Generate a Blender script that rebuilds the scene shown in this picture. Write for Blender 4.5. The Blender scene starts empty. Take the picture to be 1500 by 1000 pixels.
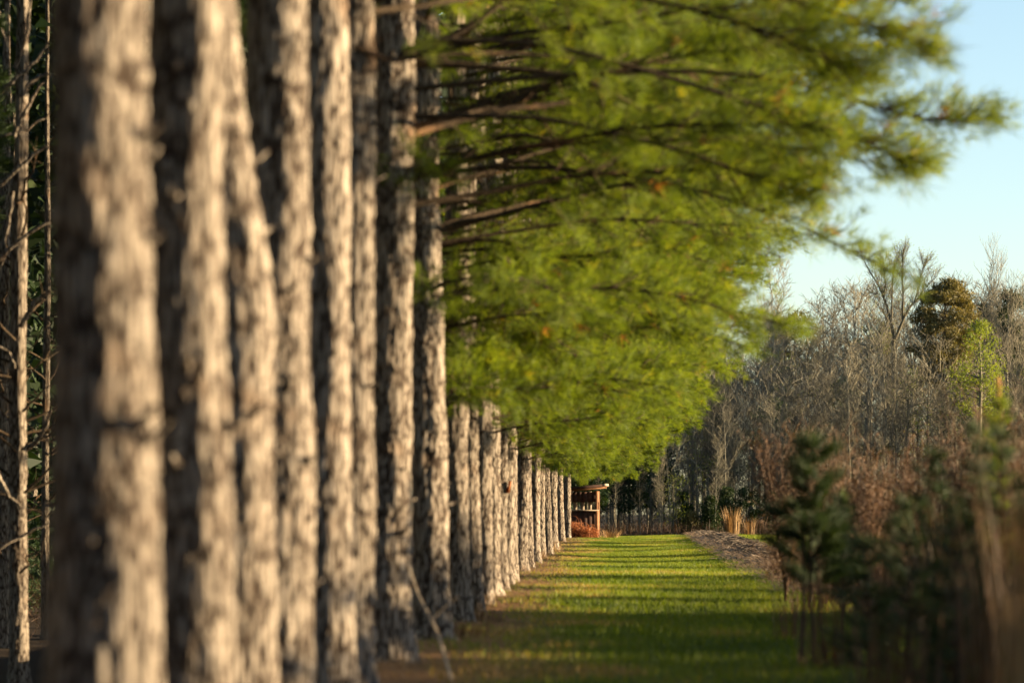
import bpy, math, random
import numpy as np
from mathutils import Vector, Euler

R = math.radians
rng = np.random.default_rng(7)
random.seed(7)
scene = bpy.context.scene
col = scene.collection

# ------------------------------------------------------------------ camera
CAM_H = 1.08
FPX = 5625.0                       # focal length in pixels of the 1500 px wide photograph (135 mm lens)
cd = bpy.data.cameras.new('camera')
cam = bpy.data.objects.new('camera', cd)
col.objects.link(cam)
scene.camera = cam
cd.sensor_width = 36
cd.lens = 135
cd.clip_start = 0.5
cd.clip_end = 4000
cam.location = (0, 0, CAM_H)
cam.rotation_euler = Euler((R(90 + 2.565), 0, R(1.324)), 'XYZ')
cd.dof.use_dof = True
cd.dof.focus_distance = 125
cd.dof.aperture_fstop = 2.6
cd.dof.aperture_blades = 9
CR = np.array(cam.rotation_euler.to_matrix())

# ------------------------------------------------------------------ world, sun, exposure
SUN_EL, SUN_BACK = 10.0, -3.0      # elevation; degrees behind the perpendicular to the row
w = bpy.data.worlds.new('World')
scene.world = w
w.use_nodes = True
nt = w.node_tree
bg = nt.nodes['Background']
sky = nt.nodes.new('ShaderNodeTexSky')
sky.sky_type = 'NISHITA'
sky.sun_disc = False
sky.sun_elevation = R(SUN_EL)
sky.sun_rotation = R(90 + SUN_BACK)
sky.altitude = 100
sky.air_density = 0.8
sky.dust_density = 0.5
sky.ozone_density = 1.2
nt.links.new(sky.outputs[0], bg.inputs[0])
bg.inputs[1].default_value = 0.068
sl = bpy.data.lights.new('sun', 'SUN')
sl.energy = 5.0
sl.angle = R(0.53)
sl.color = (1.0, 0.77, 0.47)
so = bpy.data.objects.new('sun', sl)
col.objects.link(so)
sd = Vector((math.cos(R(SUN_BACK)) * math.cos(R(SUN_EL)), -math.sin(R(SUN_BACK)) * math.cos(R(SUN_EL)), math.sin(R(SUN_EL))))
so.rotation_euler = sd.to_track_quat('Z', 'Y').to_euler()
so.location = (60, -15, 20)
scene.view_settings.view_transform = 'Standard'
scene.view_settings.look = 'None'
scene.view_settings.exposure = 1.98
scene.view_settings.gamma = 1.0
scene.render.engine = 'CYCLES'
cy = scene.cycles
cy.use_denoising = True
cy.max_bounces = 6
cy.diffuse_bounces = 1
cy.transmission_bounces = 4
cy.transparent_max_bounces = 4
cy.sample_clamp_indirect = 4

# ------------------------------------------------------------------ helpers
def W(px, py, d):
    """the point at depth Y = d seen at pixel (px, py) of the photograph"""
    v = CR @ np.array([px - 750.0, 500.0 - py, -FPX])
    t = d / v[1]
    return np.array([v[0] * t, d, CAM_H + v[2] * t])

def tag(o, label=None, cat=None, group=None, kind=None):
    if label: o['label'] = label
    if cat: o['category'] = cat
    if group: o['group'] = group
    if kind: o['kind'] = kind
    return o

def link(name, data, parent=None, loc=None):
    o = bpy.data.objects.new(name, data)
    col.objects.link(o)
    if parent is not None: o.parent = parent
    if loc is not None: o.location = loc
    return o

def empty(name, loc, rz=0.0, s=1.0):
    o = link(name, None, None, loc)
    o.rotation_euler.z = rz
    o.scale = (s, s, s)
    o.empty_display_size = 0.2
    return o

class MB:
    """collects quads / triangles with one float attribute and links them as ONE mesh"""
    def __init__(self):
        self.v, self.q, self.t, self.a, self.n = [], [], [], [], 0
    def add(self, v, q=None, t=None, a=0.0):
        v = np.asarray(v, dtype=np.float32).reshape(-1, 3)
        if q is not None and len(q): self.q.append(np.asarray(q, dtype=np.int32) + self.n)
        if t is not None and len(t): self.t.append(np.asarray(t, dtype=np.int32) + self.n)
        self.a.append(np.broadcast_to(np.asarray(a, dtype=np.float32), (len(v),)).copy())
        self.v.append(v)
        self.n += len(v)
        return self
    def mesh(self, name, mats, smooth=False):
        me = bpy.data.meshes.new(name)
        v = np.concatenate(self.v)
        q = np.concatenate(self.q) if self.q else np.zeros((0, 4), np.int32)
        t = np.concatenate(self.t) if self.t else np.zeros((0, 3), np.int32)
        me.vertices.add(len(v))
        me.vertices.foreach_set('co', v.ravel())
        loops = np.concatenate([q.ravel(), t.ravel()])
        me.loops.add(len(loops))
        me.loops.foreach_set('vertex_index', loops)
        starts = np.concatenate([np.arange(len(q)) * 4, len(q) * 4 + np.arange(len(t)) * 3]).astype(np.int32)
        me.polygons.add(len(starts))
        me.polygons.foreach_set('loop_start', starts)
        if smooth:
            me.polygons.foreach_set('use_smooth', np.ones(len(starts), bool))
        at = me.attributes.new('tone', 'FLOAT', 'POINT')
        at.data.foreach_set('value', np.concatenate(self.a))
        for m in (mats if isinstance(mats, (list, tuple)) else [mats]):
            me.materials.append(m)
        me.update(calc_edges=True)
        me.validate()
        return me

def norm(a):
    return a / np.maximum(np.linalg.norm(a, axis=-1, keepdims=True), 1e-9)

def tubes(mb, P, Rr, sides=4, a=0.0, cap=False):
    """a batch of tubes: P (B,n,3), Rr (B,n)"""
    P = np.asarray(P, float)
    if P.ndim == 2: P = P[None]
    Rr = np.asarray(Rr, float)
    if Rr.ndim == 1: Rr = np.broadcast_to(Rr, P.shape[:2])
    B, n, _ = P.shape
    T = norm(np.gradient(P, axis=1))
    m = norm(P[:, -1] - P[:, 0])
    ref = np.where(np.abs(m[:, 2:3]) > 0.8, np.array([[1.0, 0, 0]]), np.array([[0, 0, 1.0]]))[:, None, :]
    U = norm(np.cross(T, np.broadcast_to(ref, T.shape)))
    V = np.cross(T, U)
    th = np.arange(sides) * 2 * math.pi / sides
    ring = P[:, :, None, :] + Rr[:, :, None, None] * (np.cos(th)[None, None, :, None] * U[:, :, None, :] + np.sin(th)[None, None, :, None] * V[:, :, None, :])
    idx = np.arange(B * n * sides).reshape(B, n, sides)
    a0 = idx[:, :-1, :]
    b0 = np.roll(idx, -1, axis=2)[:, :-1, :]
    c0 = np.roll(idx, -1, axis=2)[:, 1:, :]
    d0 = idx[:, 1:, :]
    q = np.stack([a0, b0, c0, d0], -1).reshape(-1, 4)
    at = np.broadcast_to(np.asarray(a, float).reshape(-1, 1, 1) if np.ndim(a) else a, (B, n, sides)).reshape(-1)
    mb.add(ring.reshape(-1, 3), q=q, a=at)
    if cap and sides == 4:
        pass
    return mb

def box(mb, c, s, rot=None, a=0.0):
    c = np.asarray(c, float); s = np.asarray(s, float) / 2
    v = np.array([[x, y, z] for x in (-1, 1) for y in (-1, 1) for z in (-1, 1)], float) * s
    if rot is not None:
        v = v @ np.array(Euler(rot).to_matrix()).T
    mb.add(v + c, q=[[0, 1, 3, 2], [4, 6, 7, 5], [0, 4, 5, 1], [2, 3, 7, 6], [0, 2, 6, 4], [1, 5, 7, 3]], a=a)
    return mb

# -------- numpy noise
def _h(i, j, k, s=0):
    n = (i.astype(np.int64) * 73856093) ^ (j.astype(np.int64) * 19349663) ^ (k.astype(np.int64) * 83492791) ^ (s * 2654435761)
    n = (n ^ (n >> 13)) * 1274126177
    n = n ^ (n >> 16)
    return (n & 0xFFFFF) / float(0xFFFFF)

def vnoise(p, s=0):
    f = np.floor(p).astype(np.int64)
    r = p - f
    r = r * r * (3 - 2 * r)
    o = 0
    for dx in (0, 1):
        for dy in (0, 1):
            for dz in (0, 1):
                wt = (r[:, 0] if dx else 1 - r[:, 0]) * (r[:, 1] if dy else 1 - r[:, 1]) * (r[:, 2] if dz else 1 - r[:, 2])
                o = o + wt * _h(f[:, 0] + dx, f[:, 1] + dy, f[:, 2] + dz, s)
    return o * 2 - 1

def fbm(p, s=0, o=3):
    a, t, f = 1.0, 0, 1.0
    for k in range(o):
        t = t + a * vnoise(p * f, s + k)
        a *= 0.5; f *= 2.03
    return t

def worley(p, s=0):
    f = np.floor(p).astype(np.int64)
    d1 = np.full(len(p), 9.0); d2 = np.full(len(p), 9.0)
    for dx in (-1, 0, 1):
        for dy in (-1, 0, 1):
            for dz in (-1, 0, 1):
                c = f + np.array([dx, dy, dz])
                q = c + np.stack([_h(c[:, 0], c[:, 1], c[:, 2], s + k) for k in (1, 2, 3)], -1)
                d = np.linalg.norm(q - p, axis=1)
                n1 = np.minimum(d1, d)
                d2 = np.minimum(d2, np.maximum(d1, d))
                d1 = n1
    return d1, d2

def gz(x, y):
    """height of the ground"""
    x = np.asarray(x, float); y = np.asarray(y, float)
    p = np.stack([x * 0.35 + 50, y * 0.12 + 9, np.zeros_like(x)], -1).reshape(-1, 3)
    n = vnoise(p, 5).reshape(x.shape) * 0.045
    xx = np.clip(x, -4, 7)
    q = np.clip((-2.7 - x) / 3.0, 0, 1)          # the plantation floor lies lower than the lane
    return -1.0 * q * q * (3 - 2 * q) + 0.012 * (xx - 0.8) ** 2 * np.exp(-((xx - 0.8) / 4) ** 2) + n * np.clip((y - 4) / 20, 0, 1) - 0.02

# ------------------------------------------------------------------ materials
def new_mat(name):
    m = bpy.data.materials.new(name)
    m.use_nodes = True
    return m, m.node_tree, m.node_tree.nodes['Principled BSDF']

def nd(t, typ, **kw):
    n = t.nodes.new(typ)
    for k, v in kw.items():
        setattr(n, k, v)
    return n

def ramp(t, fac, stops):
    r = t.nodes.new('ShaderNodeValToRGB')
    e = r.color_ramp.elements
    while len(e) < len(stops): e.new(0.5)
    for el, (p, c) in zip(e, stops):
        el.position = p; el.color = (*c, 1)
    t.links.new(fac, r.inputs[0])
    return r.outputs[0]

def mixc(t, fac, a, b, mode='MIX'):
    n = nd(t, 'ShaderNodeMix', data_type='RGBA', blend_type=mode)
    for s, v in ((n.inputs[0], fac), (n.inputs[6], a), (n.inputs[7], b)):
        if isinstance(v, (int, float)): s.default_value = v
        elif isinstance(v, tuple): s.default_value = (*v, 1)
        else: t.links.new(v, s)
    return n.outputs[2]

def bark_mat(name, light, mid, dark, sc=(26, 26, 9), bump=0.6, patch=(0.30, 0.17, 0.09)):
    m, t, b = new_mat(name)
    tc = nd(t, 'ShaderNodeTexCoord')
    mp = nd(t, 'ShaderNodeMapping'); mp.inputs['Scale'].default_value = sc
    t.links.new(tc.outputs['Object'], mp.inputs[0])
    vo = nd(t, 'ShaderNodeTexVoronoi', feature='DISTANCE_TO_EDGE'); vo.inputs['Scale'].default_value = 1.0
    t.links.new(mp.outputs[0], vo.inputs['Vector'])
    no = nd(t, 'ShaderNodeTexNoise'); no.inputs['Scale'].default_value = 1.4; no.inputs['Detail'].default_value = 5
    t.links.new(mp.outputs[0], no.inputs['Vector'])
    n2 = nd(t, 'ShaderNodeTexNoise'); n2.inputs['Scale'].default_value = 2.3; n2.inputs['Detail'].default_value = 3
    t.links.new(tc.outputs['Object'], n2.inputs['Vector'])
    at = nd(t, 'ShaderNodeAttribute', attribute_name='tone')
    plate = ramp(t, no.outputs[0], [(0.3, mid), (0.62, light)])
    plate = mixc(t, ramp(t, n2.outputs[0], [(0.56, (0, 0, 0)), (0.72, (1, 1, 1))]), plate, patch)
    crack = ramp(t, vo.outputs['Distance'], [(0.02, (0, 0, 0)), (0.2, (1, 1, 1))])
    c = mixc(t, crack, dark, plate)
    c = mixc(t, ramp(t, at.outputs['Fac'], [(0.0, (0, 0, 0)), (0.22, (1, 1, 1))]), dark, c)
    oi = nd(t, 'ShaderNodeObjectInfo'); hs = nd(t, 'ShaderNodeHueSaturation')
    mr = nd(t, 'ShaderNodeMapRange'); mr.inputs[3].default_value = 0.82; mr.inputs[4].default_value = 1.16
    t.links.new(oi.outputs['Random'], mr.inputs[0]); t.links.new(mr.outputs[0], hs.inputs['Value']); t.links.new(c, hs.inputs['Color']); c = hs.outputs[0]
    t.links.new(c, b.inputs['Base Color'])
    b.inputs['Roughness'].default_value = 0.95
    b.inputs['Specular IOR Level'].default_value = 0.15
    bp = nd(t, 'ShaderNodeBump'); bp.inputs['Strength'].default_value = bump; bp.inputs['Distance'].default_value = 0.012
    ad = nd(t, 'ShaderNodeMath', operation='ADD')
    cr = nd(t, 'ShaderNodeMath', operation='MINIMUM'); cr.inputs[1].default_value = 0.16
    t.links.new(vo.outputs['Distance'], cr.inputs[0])
    ml = nd(t, 'ShaderNodeMath', operation='MULTIPLY'); ml.inputs[1].default_value = 5
    t.links.new(cr.outputs[0], ml.inputs[0])
    t.links.new(ml.outputs[0], ad.inputs[0]); t.links.new(no.outputs[0], ad.inputs[1])
    t.links.new(ad.outputs[0], bp.inputs['Height'])
    t.links.new(bp.outputs[0], b.inputs['Normal'])
    return m

def leaf_mat(name, stops, trans=0.35, tcol=None, rough=0.6, vary=0.0):
    """colour by the 'tone' attribute; part of the light passes through"""
    m, t, b = new_mat(name)
    at = nd(t, 'ShaderNodeAttribute', attribute_name='tone')
    c = ramp(t, at.outputs['Fac'], stops)
    if vary:
        oi = nd(t, 'ShaderNodeObjectInfo')
        hs = nd(t, 'ShaderNodeHueSaturation')
        mr = nd(t, 'ShaderNodeMapRange'); mr.inputs[3].default_value = 1 - vary; mr.inputs[4].default_value = 1 + vary
        t.links.new(oi.outputs['Random'], mr.inputs[0]); t.links.new(mr.outputs[0], hs.inputs['Value'])
        t.links.new(c, hs.inputs['Color']); c = hs.outputs[0]
    t.links.new(c, b.inputs['Base Color'])
    b.inputs['Roughness'].default_value = rough
    b.inputs['Specular IOR Level'].default_value = 0.3
    if trans > 0:
        tr = nd(t, 'ShaderNodeBsdfTranslucent')
        tc = mixc(t, 1.0, c, tcol or (1.6, 1.5, 0.7), 'MULTIPLY')
        t.links.new(tc, tr.inputs[0])
        ms = nd(t, 'ShaderNodeMixShader'); ms.inputs[0].default_value = trans
        t.links.new(b.outputs[0], ms.inputs[1]); t.links.new(tr.outputs[0], ms.inputs[2])
        t.links.new(ms.outputs[0], t.nodes['Material Output'].inputs[0])
    return m

M = {}
M['bark'] = bark_mat('pine_bark', (0.35, 0.295, 0.235), (0.19, 0.157, 0.122), (0.04, 0.027, 0.019), sc=(30, 30, 4.5), bump=0.6, patch=(0.20, 0.125, 0.075))
M['twig'] = bark_mat('pine_branch_bark', (0.11, 0.08, 0.05), (0.06, 0.04, 0.025), (0.02, 0.014, 0.01), sc=(40, 40, 40), bump=0.3)
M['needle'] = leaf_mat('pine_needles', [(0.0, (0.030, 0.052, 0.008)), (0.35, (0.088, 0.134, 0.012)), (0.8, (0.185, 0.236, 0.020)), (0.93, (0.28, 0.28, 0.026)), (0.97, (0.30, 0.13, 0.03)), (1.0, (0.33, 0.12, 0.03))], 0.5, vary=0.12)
M['darkneedle'] = leaf_mat('dark_evergreen_foliage', [(0.0, (0.014, 0.030, 0.010)), (0.6, (0.030, 0.056, 0.014)), (1.0, (0.06, 0.085, 0.02))], 0.2, vary=0.2)  # dark evergreen green; also carries the shade of the plantation pines
M['oliveneedle'] = leaf_mat('olive_pine_foliage', [(0.0, (0.06, 0.06, 0.02)), (1.0, (0.19, 0.155, 0.055))], 0.25)
M['budleaf'] = leaf_mat('spring_leaves', [(0.0, (0.12, 0.16, 0.02)), (1.0, (0.24, 0.28, 0.03))], 0.45)
M['bare'] = leaf_mat('bare_twig_bark', [(0.0, (0.06, 0.053, 0.036)), (0.5, (0.15, 0.132, 0.088)), (1.0, (0.34, 0.305, 0.22))], 0.0, rough=0.9, vary=0.3)
M['brownbrush'] = leaf_mat('dead_weed_stems', [(0.0, (0.06, 0.032, 0.018)), (1.0, (0.19, 0.105, 0.055))], 0.15)
M['straw'] = leaf_mat('dry_grass', [(0.0, (0.20, 0.12, 0.05)), (1.0, (0.46, 0.30, 0.14))], 0.25, tcol=(1.1, 0.95, 0.7))
M['redstraw'] = leaf_mat('dead_pine_boughs', [(0.0, (0.22, 0.07, 0.025)), (1.0, (0.46, 0.17, 0.055))], 0.2, tcol=(1.1, 0.8, 0.5))
M['grass'] = leaf_mat('green_grass', [(0.0, (0.035, 0.065, 0.006)), (0.45, (0.12, 0.165, 0.010)), (0.8, (0.21, 0.23, 0.02)), (0.9, (0.26, 0.21, 0.05)), (1.0, (0.30, 0.19, 0.08))], 0.4, tcol=(1.5, 1.5, 0.6))
M['stick'] = leaf_mat('weathered_sticks', [(0.0, (0.05, 0.038, 0.028)), (1.0, (0.23, 0.18, 0.135))], 0.0, rough=0.9)

def rust_mat(name, c1, c2):
    m, t, b = new_mat(name)
    tc = nd(t, 'ShaderNodeTexCoord')
    no = nd(t, 'ShaderNodeTexNoise'); no.inputs['Scale'].default_value = 6; no.inputs['Detail'].default_value = 6
    t.links.new(tc.outputs['Object'], no.inputs['Vector'])
    t.links.new(ramp(t, no.outputs[0], [(0.35, c1), (0.65, c2)]), b.inputs['Base Color'])
    b.inputs['Roughness'].default_value = 0.9
    bp = nd(t, 'ShaderNodeBump'); bp.inputs['Strength'].default_value = 0.3
    t.links.new(no.outputs[0], bp.inputs['Height']); t.links.new(bp.outputs[0], b.inputs['Normal'])
    return m
M['rust'] = rust_mat('rusty_sheet', (0.03, 0.013, 0.008), (0.07, 0.026, 0.012))
M['post'] = rust_mat('rust_stained_wood', (0.15, 0.065, 0.026), (0.28, 0.13, 0.055))
M['palewood'] = rust_mat('pale_wood', (0.26, 0.20, 0.14), (0.40, 0.32, 0.23))

def ground_mat():
    m, t, b = new_mat('ground_cover')
    tc = nd(t, 'ShaderNodeTexCoord')
    sx = nd(t, 'ShaderNodeSeparateXYZ'); t.links.new(tc.outputs['Object'], sx.inputs[0])
    no = nd(t, 'ShaderNodeTexNoise'); no.inputs['Scale'].default_value = 1.3; no.inputs['Detail'].default_value = 7
    t.links.new(tc.outputs['Object'], no.inputs['Vector'])
    fine = nd(t, 'ShaderNodeTexNoise'); fine.inputs['Scale'].default_value = 30; fine.inputs['Detail'].default_value = 4
    t.links.new(tc.outputs['Object'], fine.inputs['Vector'])
    green = ramp(t, fine.outputs[0], [(0.35, (0.035, 0.05, 0.010)), (0.65, (0.11, 0.125, 0.022))])
    straw = ramp(t, fine.outputs[0], [(0.35, (0.11, 0.055, 0.025)), (0.65, (0.33, 0.18, 0.08))])
    litter = ramp(t, fine.outputs[0], [(0.35, (0.018, 0.012, 0.008)), (0.65, (0.06, 0.040, 0.024))])  # leaf litter, darkened to carry the shade on the plantation floor
    # wobble the border of the path
    nm = nd(t, 'ShaderNodeMath', operation='MULTIPLY_ADD'); nm.inputs[1].default_value = 1.6; nm.inputs[2].default_value = -0.8
    t.links.new(no.outputs[0], nm.inputs[0])
    ad = nd(t, 'ShaderNodeMath', operation='ADD'); t.links.new(sx.outputs[0], ad.inputs[0]); t.links.new(nm.outputs[0], ad.inputs[1])
    left = nd(t, 'ShaderNodeMapRange'); left.inputs[1].default_value = -0.95; left.inputs[2].default_value = -0.45
    t.links.new(ad.outputs[0], left.inputs[0])
    # right border: x - (2.6 + 0.012 y)
    yy = nd(t, 'ShaderNodeMath', operation='MULTIPLY_ADD'); yy.inputs[1].default_value = -0.012; yy.inputs[2].default_value = -2.2
    t.links.new(sx.outputs[1], yy.inputs[0])
    rr = nd(t, 'ShaderNodeMath', operation='ADD'); t.links.new(ad.outputs[0], rr.inputs[0]); t.links.new(yy.outputs[0], rr.inputs[1])
    right = nd(t, 'ShaderNodeMapRange'); right.inputs[1].default_value = 0.0; right.inputs[2].default_value = 0.5
    t.links.new(rr.outputs[0], right.inputs[0])
    # far field is green again
    far = nd(t, 'ShaderNodeMapRange'); far.inputs[1].default_value = 110; far.inputs[2].default_value = 135
    t.links.new(sx.outputs[1], far.inputs[0])
    fx = nd(t, 'ShaderNodeMapRange'); fx.inputs[1].default_value = 5.0; fx.inputs[2].default_value = 6.0
    t.links.new(ad.outputs[0], fx.inputs[0])
    ff = nd(t, 'ShaderNodeMath', operation='MULTIPLY'); t.links.new(far.outputs[0], ff.inputs[0]); t.links.new(fx.outputs[0], ff.inputs[1])
    deep = nd(t, 'ShaderNodeMapRange'); deep.inputs[1].default_value = -3.4; deep.inputs[2].default_value = -2.4
    t.links.new(ad.outputs[0], deep.inputs[0])
    straw = mixc(t, deep.outputs[0], litter, straw)
    c = mixc(t, left.outputs[0], straw, green)
    c = mixc(t, right.outputs[0], c, litter)
    c = mixc(t, ff.outputs[0], c, green)
    wood = nd(t, 'ShaderNodeMapRange'); wood.inputs[1].default_value = 186; wood.inputs[2].default_value = 190
    t.links.new(sx.outputs[1], wood.inputs[0])
    c = mixc(t, wood.outputs[0], c, litter)
    t.links.new(c, b.inputs['Base Color'])
    b.inputs['Roughness'].default_value = 1.0
    b.inputs['Specular IOR Level'].default_value = 0.1
    bp = nd(t, 'ShaderNodeBump'); bp.inputs['Strength'].default_value = 0.7; bp.inputs['Distance'].default_value = 0.03
    t.links.new(fine.outputs[0], bp.inputs['Height']); t.links.new(bp.outputs[0], b.inputs['Normal'])
    return m
M['ground'] = ground_mat()

# ------------------------------------------------------------------ ground: one sheet to the horizon
xs = np.unique(np.concatenate([-np.geomspace(8, 2500, 24), np.arange(-8, 8, 0.25), np.geomspace(8, 2500, 24)]))
ys = np.unique(np.concatenate([-np.geomspace(2, 600, 10), np.arange(-2, 200, 0.6), np.geomspace(200, 3500, 20)]))
gx, gy = np.meshgrid(xs, ys)
gzz = gz(gx, gy)
idx = np.arange(gx.size).reshape(gx.shape)
mb = MB()
mb.add(np.stack([gx, gy, gzz], -1).reshape(-1, 3), q=np.stack([idx[:-1, :-1], idx[:-1, 1:], idx[1:, 1:], idx[1:, :-1]], -1).reshape(-1, 4))
tag(link('ground', mb.mesh('ground', M['ground'], True)), kind='structure')

# ------------------------------------------------------------------ grass blades, straw
def path_right(y):
    return 2.55 + 0.0085 * y

def blades(n, xf, yf, h0, h1, wid, tone, mat, name, lean=0.5, keep=None, **tg):
    x = xf(n); y = yf(n)
    if keep is not None:
        k = keep(x, y); x = x[k]; y = y[k]
    n = len(x)
    z = gz(x, y)
    h = rng.uniform(h0, h1, n) if np.isscalar(h0) else rng.uniform(0.7, 1.2, n) * h0[:n]
    a = rng.uniform(0, 2 * math.pi, n)
    ww = wid * (1 + y / 60.0)
    base = np.stack([x, y, z - 0.01], -1)
    side = np.stack([np.cos(a), np.sin(a), 0 * a], -1) * ww[:, None] * 0.5
    ln = np.stack([rng.normal(0, 1, n), rng.normal(0, 1, n), 0 * a], -1) * (lean * h)[:, None] * 0.5
    tip = base + ln + np.stack([0 * h, 0 * h, h], -1)
    v = np.stack([base - side, base + side, tip], 1).reshape(-1, 3)
    t = np.arange(3 * n).reshape(-1, 3)
    tn = tone(x, y)
    b = MB(); b.add(v, t=t, a=np.repeat(tn, 3))
    o = link(name, b.mesh(name, mat))
    tag(o, kind='stuff', **tg)
    return o

def grass_tone(x, y):
    p = np.stack([x * 0.9, y * 0.35, 0 * x], -1)
    n = fbm(p, 11, 3)
    dry = np.clip((0.1 - x + 0.6 * n) / 0.8, 0, 1) + 0.7 * np.clip(fbm(np.stack([x * 0.5, y * 0.16, 0 * x + 4], -1), 31, 3) - 0.25, 0, 1) + np.clip((x - path_right(y) + 0.3) / 0.6, 0, 1)
    return np.clip(0.5 + 0.28 * n + rng.normal(0, 0.13, len(x)) + 0.5 * dry * rng.random(len(x)) ** 0.5, 0, 1)

def grass_keep(x, y):
    p = np.stack([x * 1.5, y * 0.6, 0 * x], -1)
    n = fbm(p, 3, 2)
    return (x < path_right(y) + 0.2 * n) & (rng.random(len(x)) < np.clip((x + 1.15 + 0.5 * n) / 0.7, 0.04, 1))

def ydist(lo, hi):
    return lambda n: lo + (hi - lo) * rng.random(n)

blades(340000, lambda n: rng.uniform(-1.5, 4.3, n), ydist(14, 186), 0.035, 0.085, 0.008, grass_tone, M['grass'], 'grass', 0.8, grass_keep,
       label='short green grass of the mown lane beside the pine row', cat='grass')
blades(60000, lambda n: rng.uniform(4, 26, n), ydist(118, 190), 0.05, 0.12, 0.012, lambda x, y: np.clip(rng.normal(0.55, 0.2, len(x)), 0, 1), M['grass'], 'meadow_grass', 0.8,
       lambda x, y: x > 0.027 * y + 1.5, label='green meadow grass at the far end, right of the stick windrow', cat='grass')
# pine straw along the foot of the row: flat needles
def straw_patch(n, xlo, xhi, ylo, yhi, L, wd, name, mat, keep=None, zt=0.03, **tg):
    x = rng.uniform(xlo, xhi, n); y = rng.uniform(ylo, yhi, n)
    if keep is not None:
        k = keep(x, y); x, y = x[k], y[k]; n = len(x)
    a = rng.uniform(0, math.pi, n); l = rng.uniform(0.5, 1, n) * L
    d = np.stack([np.cos(a) * l, np.sin(a) * l, rng.uniform(0, 0.3, n) * l], -1)
    p = np.stack([x, y, gz(x, y) + rng.uniform(0.0, zt, n)], -1)
    s = np.cross(norm(d), np.array([0, 0, 1.0])) * (wd * (1 + y / 60.0))[:, None] * 0.5
    b = MB(); b.add(np.stack([p - s, p + s, p + d], 1).reshape(-1, 3), t=np.arange(3 * n).reshape(-1, 3), a=np.repeat(rng.random(n), 3))
    tag(link(name, b.mesh(name, mat)), kind='stuff', **tg)
straw_patch(80000, -3.2, 0.3, 10, 180, 0.18, 0.006, 'pine_straw', M['straw'], lambda x, y: rng.random(len(x)) < np.clip((-0.35 - x + 0.5 * fbm(np.stack([x, y * .4, 0 * x], -1), 21, 2)) / 0.5, 0.0, 1),
            label='orange brown pine straw scattered along the foot of the pine row', cat='pine straw')

# ------------------------------------------------------------------ pine branches and needles
def tuft_tris(mb, P, D, n, L, wd, spread, tone, tj=0.08):
    """needle tufts at P (K,3) pointing along D (K,3)"""
    K = len(P)
    if K == 0: return
    d = D[:, None, :] + rng.normal(0, spread, (K, n, 3))
    d = norm(d)
    l = L * rng.uniform(0.6, 1.05, (K, n, 1))
    b = P[:, None, :] + rng.normal(0, 0.018, (K, n, 3))
    tip = b + d * l
    tip[:, :, 2] -= 0.10 * l[:, :, 0]
    s = norm(np.cross(d, rng.normal(0, 1, (K, n, 3)))) * wd * 0.5
    v = np.stack([b - s, b + s, tip], 2).reshape(-1, 3)
    tt = np.clip(tone[:, None] + rng.normal(0, tj, (K, n)), 0, 0.94)
    tt = np.where(tone[:, None] > 0.96, tone[:, None], tt)
    mb.add(v, t=np.arange(3 * K * n).reshape(-1, 3), a=np.repeat(tt.reshape(-1), 3))

def limb_curve(p0, az, reach, rise, droop, n=9, wob=0.06):
    s = np.linspace(0, 1, n)
    d = np.array([math.cos(az), math.sin(az)])
    perp = np.array([-d[1], d[0]])
    lat = np.cumsum(rng.normal(0, wob, n)) * reach * 0.25
    lat -= lat[0]
    z = p0[2] + rise * s - droop * s ** 2 + np.cumsum(rng.normal(0, 0.012, n)) * reach * 0.4
    xy = p0[None, :2] + (s * reach)[:, None] * d + lat[:, None] * perp
    return np.concatenate([xy, z[:, None]], 1)

def interp_poly(P, s):
    f = np.clip(s, 0, 1) * (len(P) - 1)
    i = np.minimum(f.astype(int), len(P) - 2)
    r = (f - i)[:, None]
    return P[i] * (1 - r) + P[i + 1] * r, norm(P[i + 1] - P[i])

def dress(mbB, mbF, P, reach, s0, dens, n_need, L, wd, tone0, subw=1.0):
    """twigs and tufts on a limb polyline; twigs go to mbB, needles to mbF"""
    k = max(2, int(reach * (1 - s0) * 19 * dens))
    s = s0 + (1 - s0) * (np.arange(k) + rng.uniform(0, 1, k)) / k
    p, T = interp_poly(P, s)
    side = np.where(rng.random(k) < 0.5, -1.0, 1.0)[:, None]
    perp = norm(np.cross(T, np.array([0, 0, 1.0]))) * side
    tl = (0.16 + 0.50 * (1 - s) ** 0.6 * min(reach / 3.0, 1.0) * subw) * rng.uniform(0.6, 1.25, k)
    D = norm(T * rng.uniform(0.5, 1.0, (k, 1)) + perp * rng.uniform(0.4, 1.0, (k, 1)) + np.array([0, 0, 1.0]) * rng.normal(0.12, 0.45, (k, 1)))
    E = p + D * tl[:, None]
    mid = (p + E) / 2 + rng.normal(0, 0.03, (k, 3))
    tubes(mbB, np.stack([p, mid, E], 1), np.stack([np.full(k, 0.008), np.full(k, 0.006), np.full(k, 0.003)], 1), 3, 0.6)
    # tufts along outer part of each twig
    m = 5
    u = rng.uniform(0.35, 1.0, (k, m)); u[:, 0] = 1.0
    pp = p[:, None, :] * (1 - u[:, :, None]) + E[:, None, :] * u[:, :, None] + rng.normal(0, 0.05, (k, m, 3)) * (u[:, :, None] < 1)
    dd = np.repeat(D[:, None, :], m, 1) + np.array([0, 0, 0.25])
    tone = np.clip(tone0 + rng.normal(0, 0.16, (k, m)), 0, 0.93)
    tone = np.where(rng.random((k, m)) < 0.007, 0.985, tone)
    tuft_tris(mbF, pp.reshape(-1, 3), dd.reshape(-1, 3), n_need, L, wd, 0.55, tone.reshape(-1))
    q, Tq = interp_poly(P, np.array([1.0, 0.97, 0.93, 0.88]))
    tuft_tris(mbF, q, Tq, n_need, L, wd, 0.5, np.clip(tone0 + rng.normal(0, 0.1, 4), 0, 0.93))

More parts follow.
